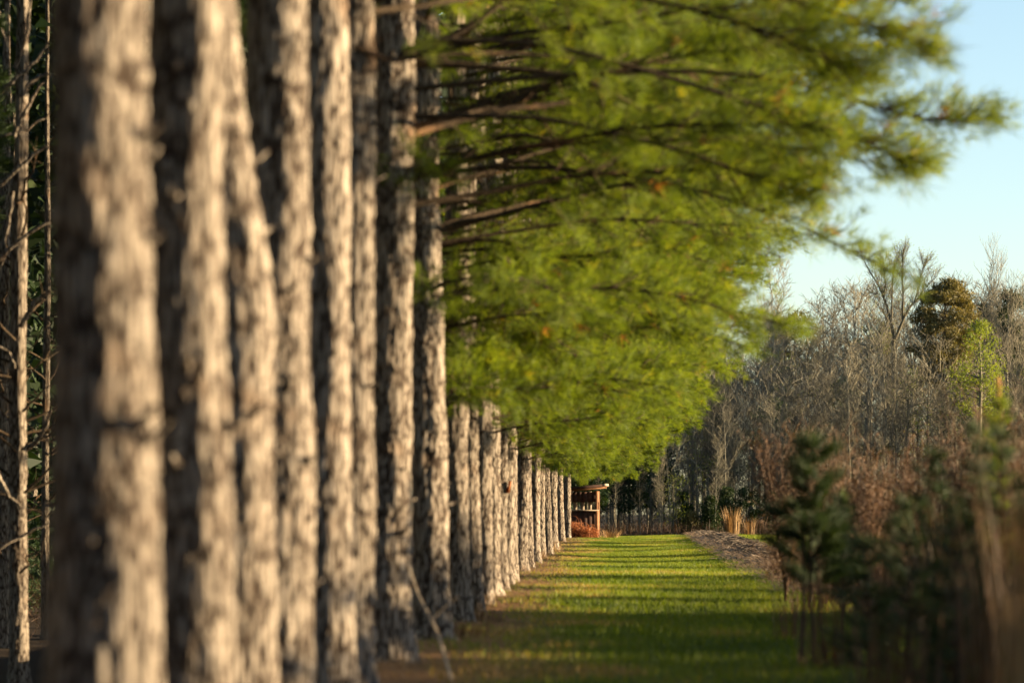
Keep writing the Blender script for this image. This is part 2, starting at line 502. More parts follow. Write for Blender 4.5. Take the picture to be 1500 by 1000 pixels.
class Pine:
    """meshes of one kind of pine: limbs (list) and foliage, round a trunk standing at the origin"""
    def __init__(self, H=12.0, base=2.4, reachf=None, dens=1.0, need=12, L=0.16, wd=0.0065, backreach=1.5, s_bare=0.3, tone=0.5, seed=0, nside=22, step=0.30, topd=1.0, xc=lambda h: 0.0, rtr=lambda h: 0.13, mat='needle'):
        self.limbs = []
        F = MB()
        h = base
        while h < H - 0.4:
            f = (h - base) / (H - base)
            for k in range(rng.integers(1, 3) + (1 if f < 0.35 else 0)):
                az = rng.normal(0, 0.55)
                r = reachf(h) * rng.uniform(0.72, 1.05)
                hh = h + rng.uniform(-0.12, 0.12)
                rise = r * rng.uniform(0.10, 0.42); dr = r * rng.uniform(0.10, 0.36)
                self._limb(F, hh, az, r, rise, dr, s_bare, dens * (1 if f < 0.5 else topd), need, L, wd, tone, xc, rtr)
            if rng.random() < 0.8:
                az = rng.uniform(1.1, 2 * math.pi - 1.1)
                r = backreach * rng.uniform(0.6, 1.1) * (1 - 0.4 * f)
                self._limb(F, h, az, r, r * rng.uniform(0.1, 0.5), r * 0.25, 0.35 if f > 0.3 else 0.55, dens * 0.6, need, L, wd, tone, xc, rtr)
            h += step * (1 + 0.8 * f)
        # leader
        P = np.array([[xc(H), 0, H - 0.6], [xc(H), 0, H]])
        tuft_tris(F, np.repeat(P, 6, 0) + rng.normal(0, 0.15, (12, 3)), np.tile([[0, 0, 1.0]], (12, 1)), need, L, wd, 0.7, np.full(12, tone))
        self.foliage = F.mesh('pine_foliage', M[mat])
    def _limb(self, F, h, az, r, rise, dr, s0, dens, need, L, wd, tone, xc, rtr):
        p0 = np.array([xc(h) + math.cos(az) * rtr(h) * 0.6, math.sin(az) * rtr(h) * 0.6, h])
        P = limb_curve(p0, az, r, rise, dr)
        B = MB()
        rr = np.linspace(0.007 + 0.005 * r, 0.003, len(P)) * rng.uniform(0.85, 1.2)
        tubes(B, P, rr, 6, 0.6)
        # bare dead twigs near the trunk
        k = int(2 + 2.5 * r)
        s = rng.uniform(0.08, 0.7, k)
        p, T = interp_poly(P, s)
        D = norm(T * 0.7 + rng.normal(0, 0.7, (k, 3)))
        l = rng.uniform(0.12, 0.55, k)[:, None]
        m = p + D * l * 0.5 + rng.normal(0, 0.03, (k, 3))
        tubes(B, np.stack([p, m, m + norm(D + rng.normal(0, 0.4, (k, 3))) * l * 0.5], 1), np.tile([0.007, 0.005, 0.002], (k, 1)), 3, 0.6)
        dress(B, F, P, r, s0 * rng.uniform(0.8, 1.2), dens, need, L, wd, tone)
        self.limbs.append(B.mesh('pine_branch', M['twig'], True))

# ------------------------------------------------------------------ trunks
def trunk_mesh(centre, radius, H, zfine=(0.0, 5.0), dz=0.022, sides=60, seed=0, amp=1.0, flare=True, fine_until=None):
    """centre(z)->(x,y); radius(z); bark plates are real relief, tone = depth of the furrow"""
    z1 = np.arange(-0.15, zfine[1], dz)
    z2 = np.arange(zfine[1], H + 0.3, 0.3)
    z = np.concatenate([z1, z2])
    th = np.linspace(0, 2 * math.pi, sides, endpoint=False)
    Z, TH = np.meshgrid(z, th, indexing='ij')
    cx, cyy = centre(Z)
    r = radius(Z)
    if flare:
        r = r + 0.05 * np.exp(-np.maximum(Z, 0) / 0.16) * (1 + 0.5 * np.sin(TH * 3 + seed)) + 0.02 * np.exp(-np.maximum(Z, 0) / 0.5)
    ux, uy = np.cos(TH), np.sin(TH)
    p = np.stack([ux * 0.145, uy * 0.145, Z], -1).reshape(-1, 3)
    low = fbm(p * np.array([8, 8, 1.3]) + seed * 13.1, seed, 3)
    wp = p * np.array([23, 23, 3.6]) + seed * 7.7 + 0.35 * np.stack([vnoise(p * 30, seed + 5), vnoise(p * 30 + 9, seed + 6), vnoise(p * 22 + 4, seed + 7)], -1)
    d1, d2 = worley(wp, seed)
    plate = np.clip((d2 - d1) / 0.38, 0, 1)
    knot = fbm(p * np.array([9, 9, 5.0]) + seed, seed + 40, 2)
    disp = amp * (0.015 * low + 0.013 * (plate ** 0.6 - 0.6) + 0.010 * np.clip(knot - 0.45, 0, 1) * 3)
    disp += amp * 0.004 * vnoise(p * np.array([60, 60, 30.0]), seed + 9)
    trg = np.random.default_rng(seed + 100)
    z0 = trg.uniform(0.2, 0.6); ring = 0; zz_ = Z.reshape(-1)
    while z0 < 6:
        a0 = trg.uniform(0, 6.28)
        wob = z0 + 0.03 * np.sin(TH.reshape(-1) * 2 + a0)
        arc = np.clip(np.cos(TH.reshape(-1) - a0) * 0.8 + 0.45, 0, 1)
        disp = disp + arc * trg.uniform(0.004, 0.016) * np.exp(-((zz_ - wob) / 0.04) ** 2)
        ring = ring + arc * np.exp(-((zz_ - wob + 0.045) / 0.022) ** 2)
        z0 += trg.uniform(0.35, 0.8)
    rr = r.reshape(-1) + disp - 0.006 * np.clip(ring, 0, 1)
    v = np.stack([cx.reshape(-1) + ux.reshape(-1) * rr, cyy.reshape(-1) + uy.reshape(-1) * rr, Z.reshape(-1)], -1)
    i = np.arange(v.shape[0]).reshape(Z.shape)
    j = np.roll(i, -1, axis=1)
    q = np.stack([i[:-1], j[:-1], j[1:], i[1:]], -1).reshape(-1, 4)
    b = MB(); b.add(v, q=q, a=np.clip(plate + 0.25 * low - 0.55 * ring, 0, 1))
    return b.mesh('pine_trunk', M['bark'], True)

ROW_X = -1.304                      # right-hand face of the trunks
rows = [  # depth, right edge of the trunk in the photo at (y, x), radius
    (11.2, [(0, 217), (300, 220), (600, 224), (1000, 229)], 0.147),
    (13.5, [(0, 332), (120, 331), (250, 320), (333, 325), (450, 327), (550, 334), (760, 342), (1000, 334)], 0.140),
    (15.3, [(0, 346), (80, 357), (200, 366), (333, 381), (470, 402), (600, 397), (800, 402), (1000, 398)], 0.135),
    (17.3, [(0, 452), (200, 455), (333, 457), (500, 452), (667, 460), (1000, 455)], 0.142),
    (20.0, [(0, 512), (500, 513), (1000, 516)], 0.135),
    (22.3, [(0, 551), (500, 550), (800, 546), (1000, 542)], 0.140),
    (26.8, [(0, 610), (333, 606), (500, 605), (667, 601), (1000, 600)], 0.145),
    (32.3, [(0, 645), (333, 646), (500, 648), (667, 653), (900, 657)], 0.145),
    (37.8, [(0, 684), (600, 686), (950, 688)], 0.118),
    (41.7, [(560, 704), (900, 706)], 0.108),
    (45.1, [(560, 717), (900, 718)], 0.112),
    (49.6, [(560, 731), (900, 734)], 0.12),
    (52.6, [(560, 739), (900, 741)], 0.10),
    (56.9, [(560, 750), (860, 753)], 0.122),
    (60.0, [(560, 757), (860, 758)], 0.10),
    (68.6, [(560, 773), (700, 771), (840, 770)], 0.135),
    (74.5, [(560, 781), (840, 781)], 0.115),
    (82.4, [(600, 791), (840, 790)], 0.115),
    (91.7, [(600, 800), (840, 799)], 0.12),
    (100.5, [(600, 807), (840, 808)], 0.12),
    (112.9, [(600, 815), (840, 816)], 0.14),
    (141.0, [(600, 828), (840, 827)], 0.15),
    (164.5, [(600, 835.5), (840, 835)], 0.15),
]
ordinal = ['first', 'second', 'third', 'fourth', 'fifth', 'sixth', 'seventh', 'eighth', 'ninth', 'tenth', 'eleventh', 'twelfth', 'thirteenth', 'fourteenth', 'fifteenth', 'sixteenth',
           'seventeenth', 'eighteenth', 'nineteenth', 'twentieth', 'twenty-first', 'twenty-second', 'twenty-third']
labels = [
    'broad blurred pine trunk at the left, nearest the camera, dark on its left half',
    'second pine from the left in the lane row, directly right of the nearest trunk',
    'slim third pine of the lane row, bent to the right at mid height',
    'fourth pine of the lane row, pale knobbly trunk with a black gap on its left',
    'straight fifth pine of the lane row, its foot in blue shade',
    'sixth pine of the lane row with bare branches crossing its upper trunk',
    'seventh pine of the lane row, with wide black side and narrow lit side',
    'eighth pine of the lane row, last trunk in front of the green foliage',
]
lane = 'pines standing in the row along the grass lane'

def reach_norm(h):                  # length of the limbs over the lane at height h, measured from the trunk
    tip = np.interp(h, [2.1, 2.6, 3.2, 3.8, 5, 7, 9, 12], [0.5, 1.0, 1.65, 2.2, 2.5, 2.2, 1.5, 0.3])
    return float(tip + 1.45)

def reach_far(h):
    tip = np.interp(h, [2.0, 2.6, 3.2, 3.8, 5, 7, 9, 12], [1.3, 1.8, 2.1, 2.3, 2.4, 2.2, 1.6, 0.4])
    return float(tip + 1.45)

def reach_near(h):
    tip = np.interp(h, [3.4, 4.5, 6, 9, 12], [0.2, 0.3, 0.9, 0.8, 0.2])
    return float(tip + 1.0)

RD = lambda z: 0
def edge_fn(d, pts, r, x0):
    hs = [W(x, y, d)[2] for y, x in pts][::-1]
    xs_ = [W(x, y, d)[0] for y, x in pts][::-1]
    def radius(z):
        return r * np.interp(z, [0, 1.5, 6, 12, 13], [1.04, 1.0, 0.85, 0.25, 0.05])
    def centre(z):
        z = np.asarray(z, float)
        # smooth interpolation through the measured points
        acc = 0
        for o in (-0.12, -0.06, 0, 0.06, 0.12):
            acc = acc + np.interp(z + o, hs, xs_)
        return acc / 5 - r - x0, 0.02 * np.sin(z * 0.9 + d)
    return centre, radius

pines = {}
def get_pine(key):
    if key in pines: return pines[key]
    if key == 'near': p = Pine(base=4.6, reachf=reach_near, dens=0.5, need=10, backreach=1.6, step=0.5)
    elif key == 't6': p = Pine(base=4.0, reachf=lambda h: 3.3 if h < 5 else 2.2, dens=1.0, need=16, step=0.40, wd=0.005)
    elif key == 't7': p = Pine(base=3.35, reachf=lambda h: float(np.interp(h, [3.3, 4.0, 6, 12], [3.9, 3.7, 3.4, 1.6])), dens=1.0, need=16, step=0.46, s_bare=0.33, wd=0.005)
    elif key == 't8': p = Pine(base=2.95, reachf=lambda h: float(np.interp(h, [2.9, 3.3, 4.0, 6, 12], [2.9, 3.6, 4.0, 3.6, 1.6])), dens=1.0, need=16, step=0.44, s_bare=0.33, wd=0.005)
    elif key in ('a', 'b', 'c'): p = Pine(base={'a': 2.2, 'b': 2.4, 'c': 2.1}[key], reachf=reach_norm, dens=1.0, need=14, step=0.42, topd=0.6, s_bare=0.18)
    elif key in ('fa', 'fb'): p = Pine(base={'fa': 2.4, 'fb': 2.85}[key], reachf=(reach_far if key == 'fa' else (lambda h: reach_far(h) + 0.45)), dens=1.0, need=11, L=0.18, wd=0.012, step=0.40, topd=0.7, s_bare=0.15)
    pines[key] = p
    return p

tv = {}
def trunk_variant(k):
    if k not in tv:
        ph = k * 1.7
        tv[k] = trunk_mesh(lambda z: (0.035 * np.sin(z * 0.9 + ph) - 0.035 * math.sin(ph), 0.02 * np.sin(z * 0.7 + ph)),
                           lambda z: 0.14 * np.interp(z, [0, 1.5, 6, 12, 13], [1.04, 1.0, 0.82, 0.22, 0.05]), 12.2, (0, 3.2), 0.035, 36, 60 + k, 1.25)
    return tv[k]

keys = ['near', 'near', 'near', 'near', 'near', 't6', 't7', 't8', 'a', 'b', 'c', 'a', 'b', 'c', 'a', 'c', 'b', 'fa', 'fa', 'fa', 'fa', 'fb', 'fb']
for i, (d, pts, r) in enumerate(rows):
    x0 = W(pts[len(pts) // 2][1], pts[len(pts) // 2][0], d)[0] - r
    lab = labels[i] if i < 8 else '%s pine trunk of the lane row, counted from the camera' % ordinal[i]
    if i == 8: lab = 'ninth pine of the lane row, first trunk beneath the low green foliage'
    if i == 22: lab = 'farthest pine of the lane row, its sunlit trunk touching the rusty shelter'
    if i == 21: lab = 'second farthest pine of the lane row, black and blue on its shaded left half'
    e = tag(empty('pine_tree', (x0, d, float(gz(x0, d)))), lab, 'pine tree', lane)
    if i < 8:
        c, ra = edge_fn(d, pts, r, x0)
        e.location.z = 0
        tr = link('trunk', trunk_mesh(c, ra, 12.3, (0, d * 0.136 + 1.3), 0.02 if i < 4 else 0.026, 72 if i < 4 else 56, i + 1), e)
    else:
        tr = link('trunk', trunk_variant(i % 4), e)
        tr.rotation_euler.z = i * 2.1
        tr.scale = (r / 0.14, r / 0.14, 1)
        tr.rotation_euler.y = R((i * 37 % 11 - 5) * 0.05)
    if i < 8:                      # broken stubs of dead limbs
        srg = np.random.default_rng(300 + i)
        for q in range(7):
            zz = srg.uniform(0.7, 0.134 * d + 0.9); az = srg.uniform(-1.9, 1.2); cx_, cy_ = c(zz)
            dv = np.array([math.cos(az), math.sin(az), srg.uniform(0.1, 0.6)]); L_ = srg.uniform(0.03, 0.11)
            p0 = np.array([float(cx_), float(cy_), zz]) + dv * (r * 0.9)
            SB = MB(); tubes(SB, np.stack([p0, p0 + dv * L_ * 0.6, p0 + dv * L_ + np.array([0, 0, 0.01])]), np.array([0.02, 0.014, 0.009]) * srg.uniform(0.6, 1.1), 6, 0.6)
            link('branch_stub', SB.mesh('branch_stub', M['bark'], True), e)
    p = get_pine(keys[i])
    flip = 1 if i % 2 else -1
    rz = rng.normal(0, 0.12)
    for m in p.limbs:
        b = link('branch', m, e); b.scale = (1, flip, 1); b.rotation_euler.z = rz
    f = link('foliage', p.foliage, e); tag(f, kind='stuff'); f.scale = (1, flip, 1); f.rotation_euler.z = rz
    if i == 12:
        lf = MB(); box(lf, (0.145, -0.03, 1.42), (0.02, 0.07, 0.16), (0.1, 0.2, 0.3), 1.0)
        lo = link('dead_leaf', lf.mesh('dead_leaf', M['redstraw']), e)
# pines set back in the row whose crowns close the gaps
for k, d in enumerate([24.6, 29.4, 35.0, 64.0, 78.5, 87.0, 96.0, 106.5, 119.0, 127.0, 134.0, 148.0, 156.0, 172.0, 181.0]):
    x = -1.8 - 0.0035 * d
    e = tag(empty('pine_tree', (x, d, float(gz(x, d)))), 'pine set slightly back in the lane row, mostly hidden behind its neighbours', 'pine tree', 'pines set back behind the lane row')
    t_ = link('trunk', trunk_variant(k % 4), e); t_.rotation_euler.z = k
    if d < 34:
        continue
    p = get_pine(('a', 'b', 'c')[k % 3] if d < 90 else ('fa' if d < 125 else 'fb'))
    for m in p.limbs:
        link('branch', m, e)
    tag(link('foliage', p.foliage, e), kind='stuff')

# hand-placed dark limbs that arch out of the seventh, eighth and ninth trunks
def px_limb(d, pts, r0, r1, parent, dd=0.0, s0=0.5, dn=0.5):
    P = np.array([W(x, y, d + dd * k) for k, (x, y) in enumerate(pts)])
    n = 14
    s = np.linspace(0, 1, n)
    Q, _ = interp_poly(P, s)
    Q[1:-1] = (Q[:-2] + 2 * Q[1:-1] + Q[2:]) / 4
    Q -= np.array(parent.location)
    B = MB(); F = MB()
    tubes(B, Q, np.linspace(r0, r1, n), 7, 0.6)
    L = float(np.linalg.norm(Q[-1] - Q[0]))
    dress(B, F, Q, L, s0, dn, 14 if dn > 1 else 10, 0.16, 0.0055, 0.6)
    b = link('branch', B.mesh('branch', M['twig'], True), parent)
    link('needles', F.mesh('needles', M['needle']), b)['kind'] = 'stuff'
lane_trees = [o for o in col.objects if o.name.startswith('pine_tree') and o.get('group') == lane]
T6, T7, T8 = lane_trees[5], lane_trees[6], lane_trees[7]
px_limb(26.7, [(560, 98), (600, 72), (650, 60), (705, 28), (760, -20)], 0.036, 0.018, T7)
px_limb(26.9, [(545, 105), (600, 92), (670, 95), (760, 102), (860, 112), (930, 160), (1000, 182)], 0.036, 0.010, T7)
px_limb(32.2, [(618, 262), (665, 240), (705, 208), (765, 193), (840, 218), (905, 262)], 0.034, 0.009, T8)
px_limb(32.3, [(615, 195), (640, 178), (690, 155), (735, 152)], 0.026, 0.010, T8)
px_limb(32.5, [(640, 362), (690, 352), (735, 352), (800, 372)], 0.022, 0.008, T8)
px_limb(32.1, [(645, 340), (665, 325), (720, 318), (780, 300), (830, 320)], 0.022, 0.008, T8)
px_limb(22.2, [(500, 60), (540, 78), (580, 92), (640, 70)], 0.02, 0.01, T6)
px_limb(32.2, [(625, 262), (700, 245), (790, 232), (850, 262), (890, 290)], 0.022, 0.007, T8)

T9, T10, T12 = lane_trees[8], lane_trees[9], lane_trees[11]
for (d, pts, T) in [(37.2, [(684, 395), (715, 420), (760, 430), (820, 440)], T9), (37.0, [(684, 440), (710, 470), (750, 490), (800, 500)], T9),
                    (36.6, [(686, 470), (705, 505), (735, 530), (770, 548)], T9), (36.4, [(680, 500), (672, 520), (664, 540)], T9), (37.4, [(684, 380), (700, 375), (730, 385), (780, 380)], T9),
                    (36.2, [(682, 420), (670, 445), (662, 470)], T9), (36.3, [(682, 380), (672, 400), (665, 425)], T9),
                    (41.3, [(702, 470), (740, 500), (800, 525), (860, 530)], T10), (41.0, [(702, 500), (740, 535), (790, 560), (840, 565)], T10),
                    (48.8, [(731, 500), (780, 540), (840, 560), (900, 560)], T12)]:
    px_limb(d, pts, 0.016, 0.006, T, 0, 0.08, 2.4)

for (d, pts, T) in [(26.0, [(606, 130), (800, 110), (1050, 100), (1230, 135), (1350, 180), (1440, 172)], T7), (25.6, [(606, 60), (800, 60), (1100, 150), (1260, 205), (1350, 240)], T7),
                    (22.0, [(550, -60), (800, -70), (1000, -50), (1180, 5), (1280, 40), (1355, 68)], T6), (22.2, [(550, -40), (800, -30), (1050, 20), (1180, 70), (1260, 110)], T6),
                    (26.4, [(606, 170), (800, 170), (1000, 220), (1120, 265), (1190, 285)], T7)]:
    px_limb(d, pts, 0.022, 0.006, T, 0, 0.45, 1.3)

# ------------------------------------------------------------------ plantation behind the row
def dead_branch_meshes(n):
    out = []
    for k in range(n):
        h = rng.uniform(0.9, 4.2); az = rng.uniform(0, 2 * math.pi); r = rng.uniform(0.5, 1.5)
        P = limb_curve(np.array([math.cos(az) * 0.09, math.sin(az) * 0.09, h]), az, r, r * rng.uniform(0.2, 0.9), r * 0.2, 7, 0.15)
        B = MB(); tubes(B, P, np.linspace(0.018, 0.005, 7), 5, 0.6)
        m = 5
        p, T = interp_poly(P, rng.uniform(0.3, 0.95, m))
        D = norm(T + rng.normal(0, 0.6, (m, 3)))
        tubes(B, np.stack([p, p + D * 0.18, p + D * 0.34 + rng.normal(0, 0.04, (m, 3))], 1), np.tile([0.007, 0.005, 0.002], (m, 1)), 3, 0.6)
        out.append(B.mesh('dead_branch', M['twig'], True))
    return out
db = dead_branch_meshes(40)
inner_f = Pine(mat='darkneedle', base=5.6, reachf=lambda h: 1.7 - 0.08 * h, dens=0.7, need=8, L=0.2, wd=0.02, backreach=1.6, s_bare=0.25, step=0.45)  # dark needle colour stands in for shade inside the plantation
nin = 0
for row in range(1, 15):
    X = -1.45 - 2.45 * row
    for k in range(0, 70):
        Y = 8 + 2.4 * k + rng.normal(0, 0.35)
        x = X + rng.normal(0, 0.12)
        wedge = -0.165 < x / Y < -0.136
        if -0.175 < x / Y < -0.12 and (Y < 72 or rng.random() < 0.35): continue
        slim = -0.128 < x / Y < -0.112
        if not (wedge or (slim and 30 < Y < 110) or (row <= 4 and Y < 62)): continue
        if slim and not wedge and rng.random() < 0.4 and row > 3: continue
        e = tag(empty('pine_tree', (x, Y, float(gz(x, Y))), rng.uniform(0, 6.28), rng.uniform(0.85, 1.05)), 'slim plantation pine with dead lower branches in the dark wood left of the lane row', 'pine tree', 'plantation pines behind the lane row')
        t_ = link('trunk', trunk_variant(nin % 4), e); t_.scale = (0.72, 0.72, 1)
        t_.rotation_euler.z = nin * 1.3
        if wedge or slim:
            for q in rng.choice(len(db), 9, replace=False):
                link('dead_branch', db[q], e)
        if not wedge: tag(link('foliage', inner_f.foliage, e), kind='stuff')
        nin += 1
for (px, d, r, lab) in [(27, 46, 0.105, 'slim sunlit plantation pine at the left edge of the picture, behind the nearest trunk'), (67, 62, 0.06, 'very thin plantation pine touching the left side of the nearest trunk'),
                        (226, 44, 0.10, 'sunlit plantation pine seen as a sliver between the first and second trunks'), (5, 58, 0.10, 'dim plantation pine cut off by the left edge of the picture')]:
    p = W(px, 800, d)
    e = tag(empty('pine_tree', (p[0], d, float(gz(p[0], d))), px), lab, 'pine tree', 'plantation pines behind the lane row')
    t_ = link('trunk', trunk_variant(px % 4), e); t_.scale = (r / 0.14, r / 0.14, 1)
    for q in rng.choice(len(db), 24 if px < 100 else 8, replace=False):
        b_ = link('dead_branch', db[q], e); b_.rotation_euler.z = rng.uniform(0, 6.28); b_.location.z = rng.uniform(-0.5, 2.0)
    if px in (27, 226):
        for pts in ([[(0, 135), (35, 105), (72, 62)], [(38, 128), (58, 112), (74, 110)], [(-10, 205), (40, 190), (72, 165)], [(0, 272), (30, 240), (70, 210)], [(-5, 385), (30, 350), (74, 325)],
                     [(18, 280), (12, 330), (-5, 420)], [(-10, 505), (14, 516), (22, 540)], [(-10, 680), (12, 722), (30, 745)], [(-10, 805), (30, 785), (72, 765)], [(22, 100), (38, 60), (46, -10)],
                     [(20, 200), (44, 150), (66, 120)], [(30, 480), (50, 440), (72, 425)], [(36, 660), (60, 640), (74, 600)], [(12, 90), (2, 40), (-8, 0)]] if px == 27 else
                    [[(212, 62), (230, 42), (250, 18)], [(214, 20), (226, 60), (240, 100)], [(222, 150), (236, 128), (248, 90)], [(220, 200), (232, 170), (240, 150)]]):
            P = np.array([W(x, y, d - 1.5) for x, y in pts]) - np.array(e.location)
            Q, _ = interp_poly(P, np.linspace(0, 1, 9)); Q[1:-1] += rng.normal(0, 0.012, (7, 3))
            c_, s_ = math.cos(-px), math.sin(-px)      # undo the turn of the tree
            Q = np.stack([Q[:, 0] * c_ - Q[:, 1] * s_, Q[:, 0] * s_ + Q[:, 1] * c_, Q[:, 2]], -1)
            B = MB(); tubes(B, Q, np.linspace(0.028, 0.014, 9) * rng.uniform(0.7, 1.2), 6, 0.8)
            link('dead_branch', B.mesh('dead_branch', M['bark'], True), e)
# low leaf brush deep in the plantation
def leaf_cloud(mb, centres, radii, n, L, wd, tones, flat=1.0):
    centres = np.asarray(centres, float); K = len(centres)
    radii = np.asarray(radii, float)
    u = norm(rng.normal(0, 1, (K, n, 3))) * rng.uniform(0.25, 1, (K, n, 1)) ** 0.5
    p = centres[:, None, :] + u * radii[:, None, :]
    d = norm(u + rng.normal(0, 0.8, (K, n, 3)) + np.array([0, 0, 0.3]))
    s = norm(np.cross(d, rng.normal(0, 1, (K, n, 3)))) * wd * 0.5
    l = L * rng.uniform(0.6, 1.2, (K, n, 1))
    v = np.stack([p - s, p + s, p + d * l], 2).reshape(-1, 3)
    tn = np.clip(np.asarray(tones)[:, None] + rng.normal(0, 0.15, (K, n)), 0, 0.94)
    mb.add(v, t=np.arange(3 * K * n).reshape(-1, 3), a=np.repeat(tn.reshape(-1), 3))
B = MB()
K = 420
yy = rng.uniform(75, 150, K); xx = -yy * rng.uniform(0.125, 0.17, K) - 1.2
leaf_cloud(B, np.stack([xx, yy, rng.uniform(0.0, 0.8, K) * np.clip(yy / 40, 0.3, 2) - 1.0], -1), np.tile([0.7, 0.7, 0.35], (K, 1)), 130, 0.12, 0.02, rng.uniform(0.1, 0.5, K))
tag(link('plantation_undergrowth', B.mesh('plantation_undergrowth', M['darkneedle'])), 'dark low undergrowth between the plantation pines at the left edge', 'undergrowth', kind='stuff')

# ------------------------------------------------------------------ bare and evergreen trees of the far wood
def bare_tree(H, spread, fork=0.45, levels=4, r0=0.12, kids=(7, 6, 5), upright=0.6, tone=0.5, fine=1.0, lean=0.0, tcut=0.25):
    """returns (trunk MB, crown MB)"""
    Tm, Cm = MB(), MB()
    n = 10
    s = np.linspace(0, 1, n)
    ph = rng.uniform(0, 6.28, 2)
    P = np.stack([lean * H * s + 0.012 * H * np.sin(4 * s + ph[0]) * s, 0.012 * H * np.sin(5 * s + ph[1]) * s, H * 0.94 * s], -1)
    tubes(Tm, P, r0 * (1 - 0.9 * s) + 0.008, 7, tone + 0.12)
    cur = P[None]; rad = np.array([r0])
    for lv in range(levels - 1):
        k = kids[min(lv, len(kids) - 1)]
        B_ = cur.shape[0]
        lo = tcut if lv == 0 else 0.25
        ss = lo + (1 - lo) * (np.arange(k)[None, :] + rng.random((B_, k))) / k
        f = ss * (cur.shape[1] - 1); ii = np.minimum(f.astype(int), cur.shape[1] - 2); rr = (f - ii)[..., None]
        bi = np.arange(B_)[:, None]
        p = cur[bi, ii] * (1 - rr) + cur[bi, ii + 1] * rr
        T = norm(cur[bi, ii + 1] - cur[bi, ii])
        q = norm(rng.normal(0, 1, (B_, k, 3)) * np.array([1, 1, 0.35]))
        up = upright if lv == 0 else upright * 0.6
        D = norm(T * 0.55 + q * (0.9 - 0.35 * up) + np.array([0, 0, 1.0]) * up * 0.7)
        base_len = spread if lv == 0 else (spread * (0.5 if lv == 1 else 0.24))
        l = base_len * (1.15 - 0.75 * ss) * rng.uniform(0.6, 1.15, (B_, k))
        m = 6 if lv == 0 else (4 if lv == 1 else 3)
        t = np.linspace(0, 1, m)
        bend = rng.normal(0, 0.10, (B_, k, 1, 3)) * np.array([1, 1, 0.6]) + np.array([0, 0, 0.12 * up])
        C = p[:, :, None, :] + (D * l[..., None])[:, :, None, :] * t[None, None, :, None] + bend * (l[..., None, None]) * (t ** 2)[None, None, :, None]
        if lv < 2:
            C[:, :, 1:, :] += rng.normal(0, 0.03, C[:, :, 1:, :].shape) * l[..., None, None]
        C = C.reshape(-1, m, 3)
        r1 = r0 * (0.42, 0.18, 0.085)[lv] * (1.1 - 0.5 * ss.reshape(-1))
        r1 = np.maximum(r1, 0.007)
        RR = r1[:, None] * (1 - 0.75 * t)[None, :] + 0.003
        tubes(Cm, C, RR, 5 if lv == 0 else 3, tone + rng.normal(0, 0.12, len(C)))
        cur = C
    return Tm, Cm, cur[:, -1]

def tree_meshes(Tm, Cm, cm='bare'):
    return Tm.mesh('far_trunk', M['bare'], True), Cm.mesh('far_crown', M[cm])
bv = []
for k in range(8):
    H = 10
    Tm, Cm, tips = bare_tree(H, rng.uniform(2.3, 3.4), r0=rng.uniform(0.07, 0.11), kids=((13, 8, 6) if k % 2 else (16, 8, 5)), upright=rng.uniform(0.35, 0.95), tone=rng.uniform(0.4, 0.75), tcut=rng.uniform(0.12, 0.4), lean=rng.normal(0, 0.03))
    bv.append(tree_meshes(Tm, Cm))
def put(meshes, name, loc, s, rz, lab, cat, grp=None, crown_name='crown', sxy=None):
    e = tag(empty(name, loc, rz), lab, cat, grp)
    e.scale = (sxy or s, sxy or s, s)
    link('trunk', meshes[0], e)
    c = link(crown_name, meshes[1], e)
    return e
skyline = ([700, 950, 1100, 1130, 1160, 1200, 1230, 1260, 1300, 1340, 1400, 1440, 1470, 1500, 1700], [560, 520, 480, 440, 468, 452, 448, 438, 440, 445, 436, 440, 440, 436, 430])
for k in range(150):
    d = 192 + 58 * rng.random() ** 1.1
    px = rng.uniform(845, 1640)
    top = np.interp(px, *skyline) + rng.uniform(-14, 60)
    if d < 205: top += rng.uniform(20, 150)
    p = W(px, top, d)
    H = p[2]
    put(bv[k % 8], 'bare_tree', (p[0], d, 0), H / 10, rng.uniform(0, 6.28), 'leafless grey-brown tree in the dense wood behind the meadow', 'bare tree', 'leafless trees of the far wood', sxy=H / 10 * rng.uniform(0.8, 1.2))
for k in range(46):   # pale straight young stems along the edge of the wood
    d = rng.uniform(188, 197)
    px = rng.uniform(872, 1500); top = rng.uniform(560, 690) if px > 1000 else rng.uniform(650, 700)
    p = W(px, top, d); H = p[2]
    e = put(bv[(k * 3) % 8], 'sapling', (p[0], d, 0), H / 10, rng.uniform(0, 6.28), 'thin pale leafless sapling at the front edge of the far wood', 'sapling', 'thin saplings at the edge of the far wood', sxy=H / 10 * 0.75)
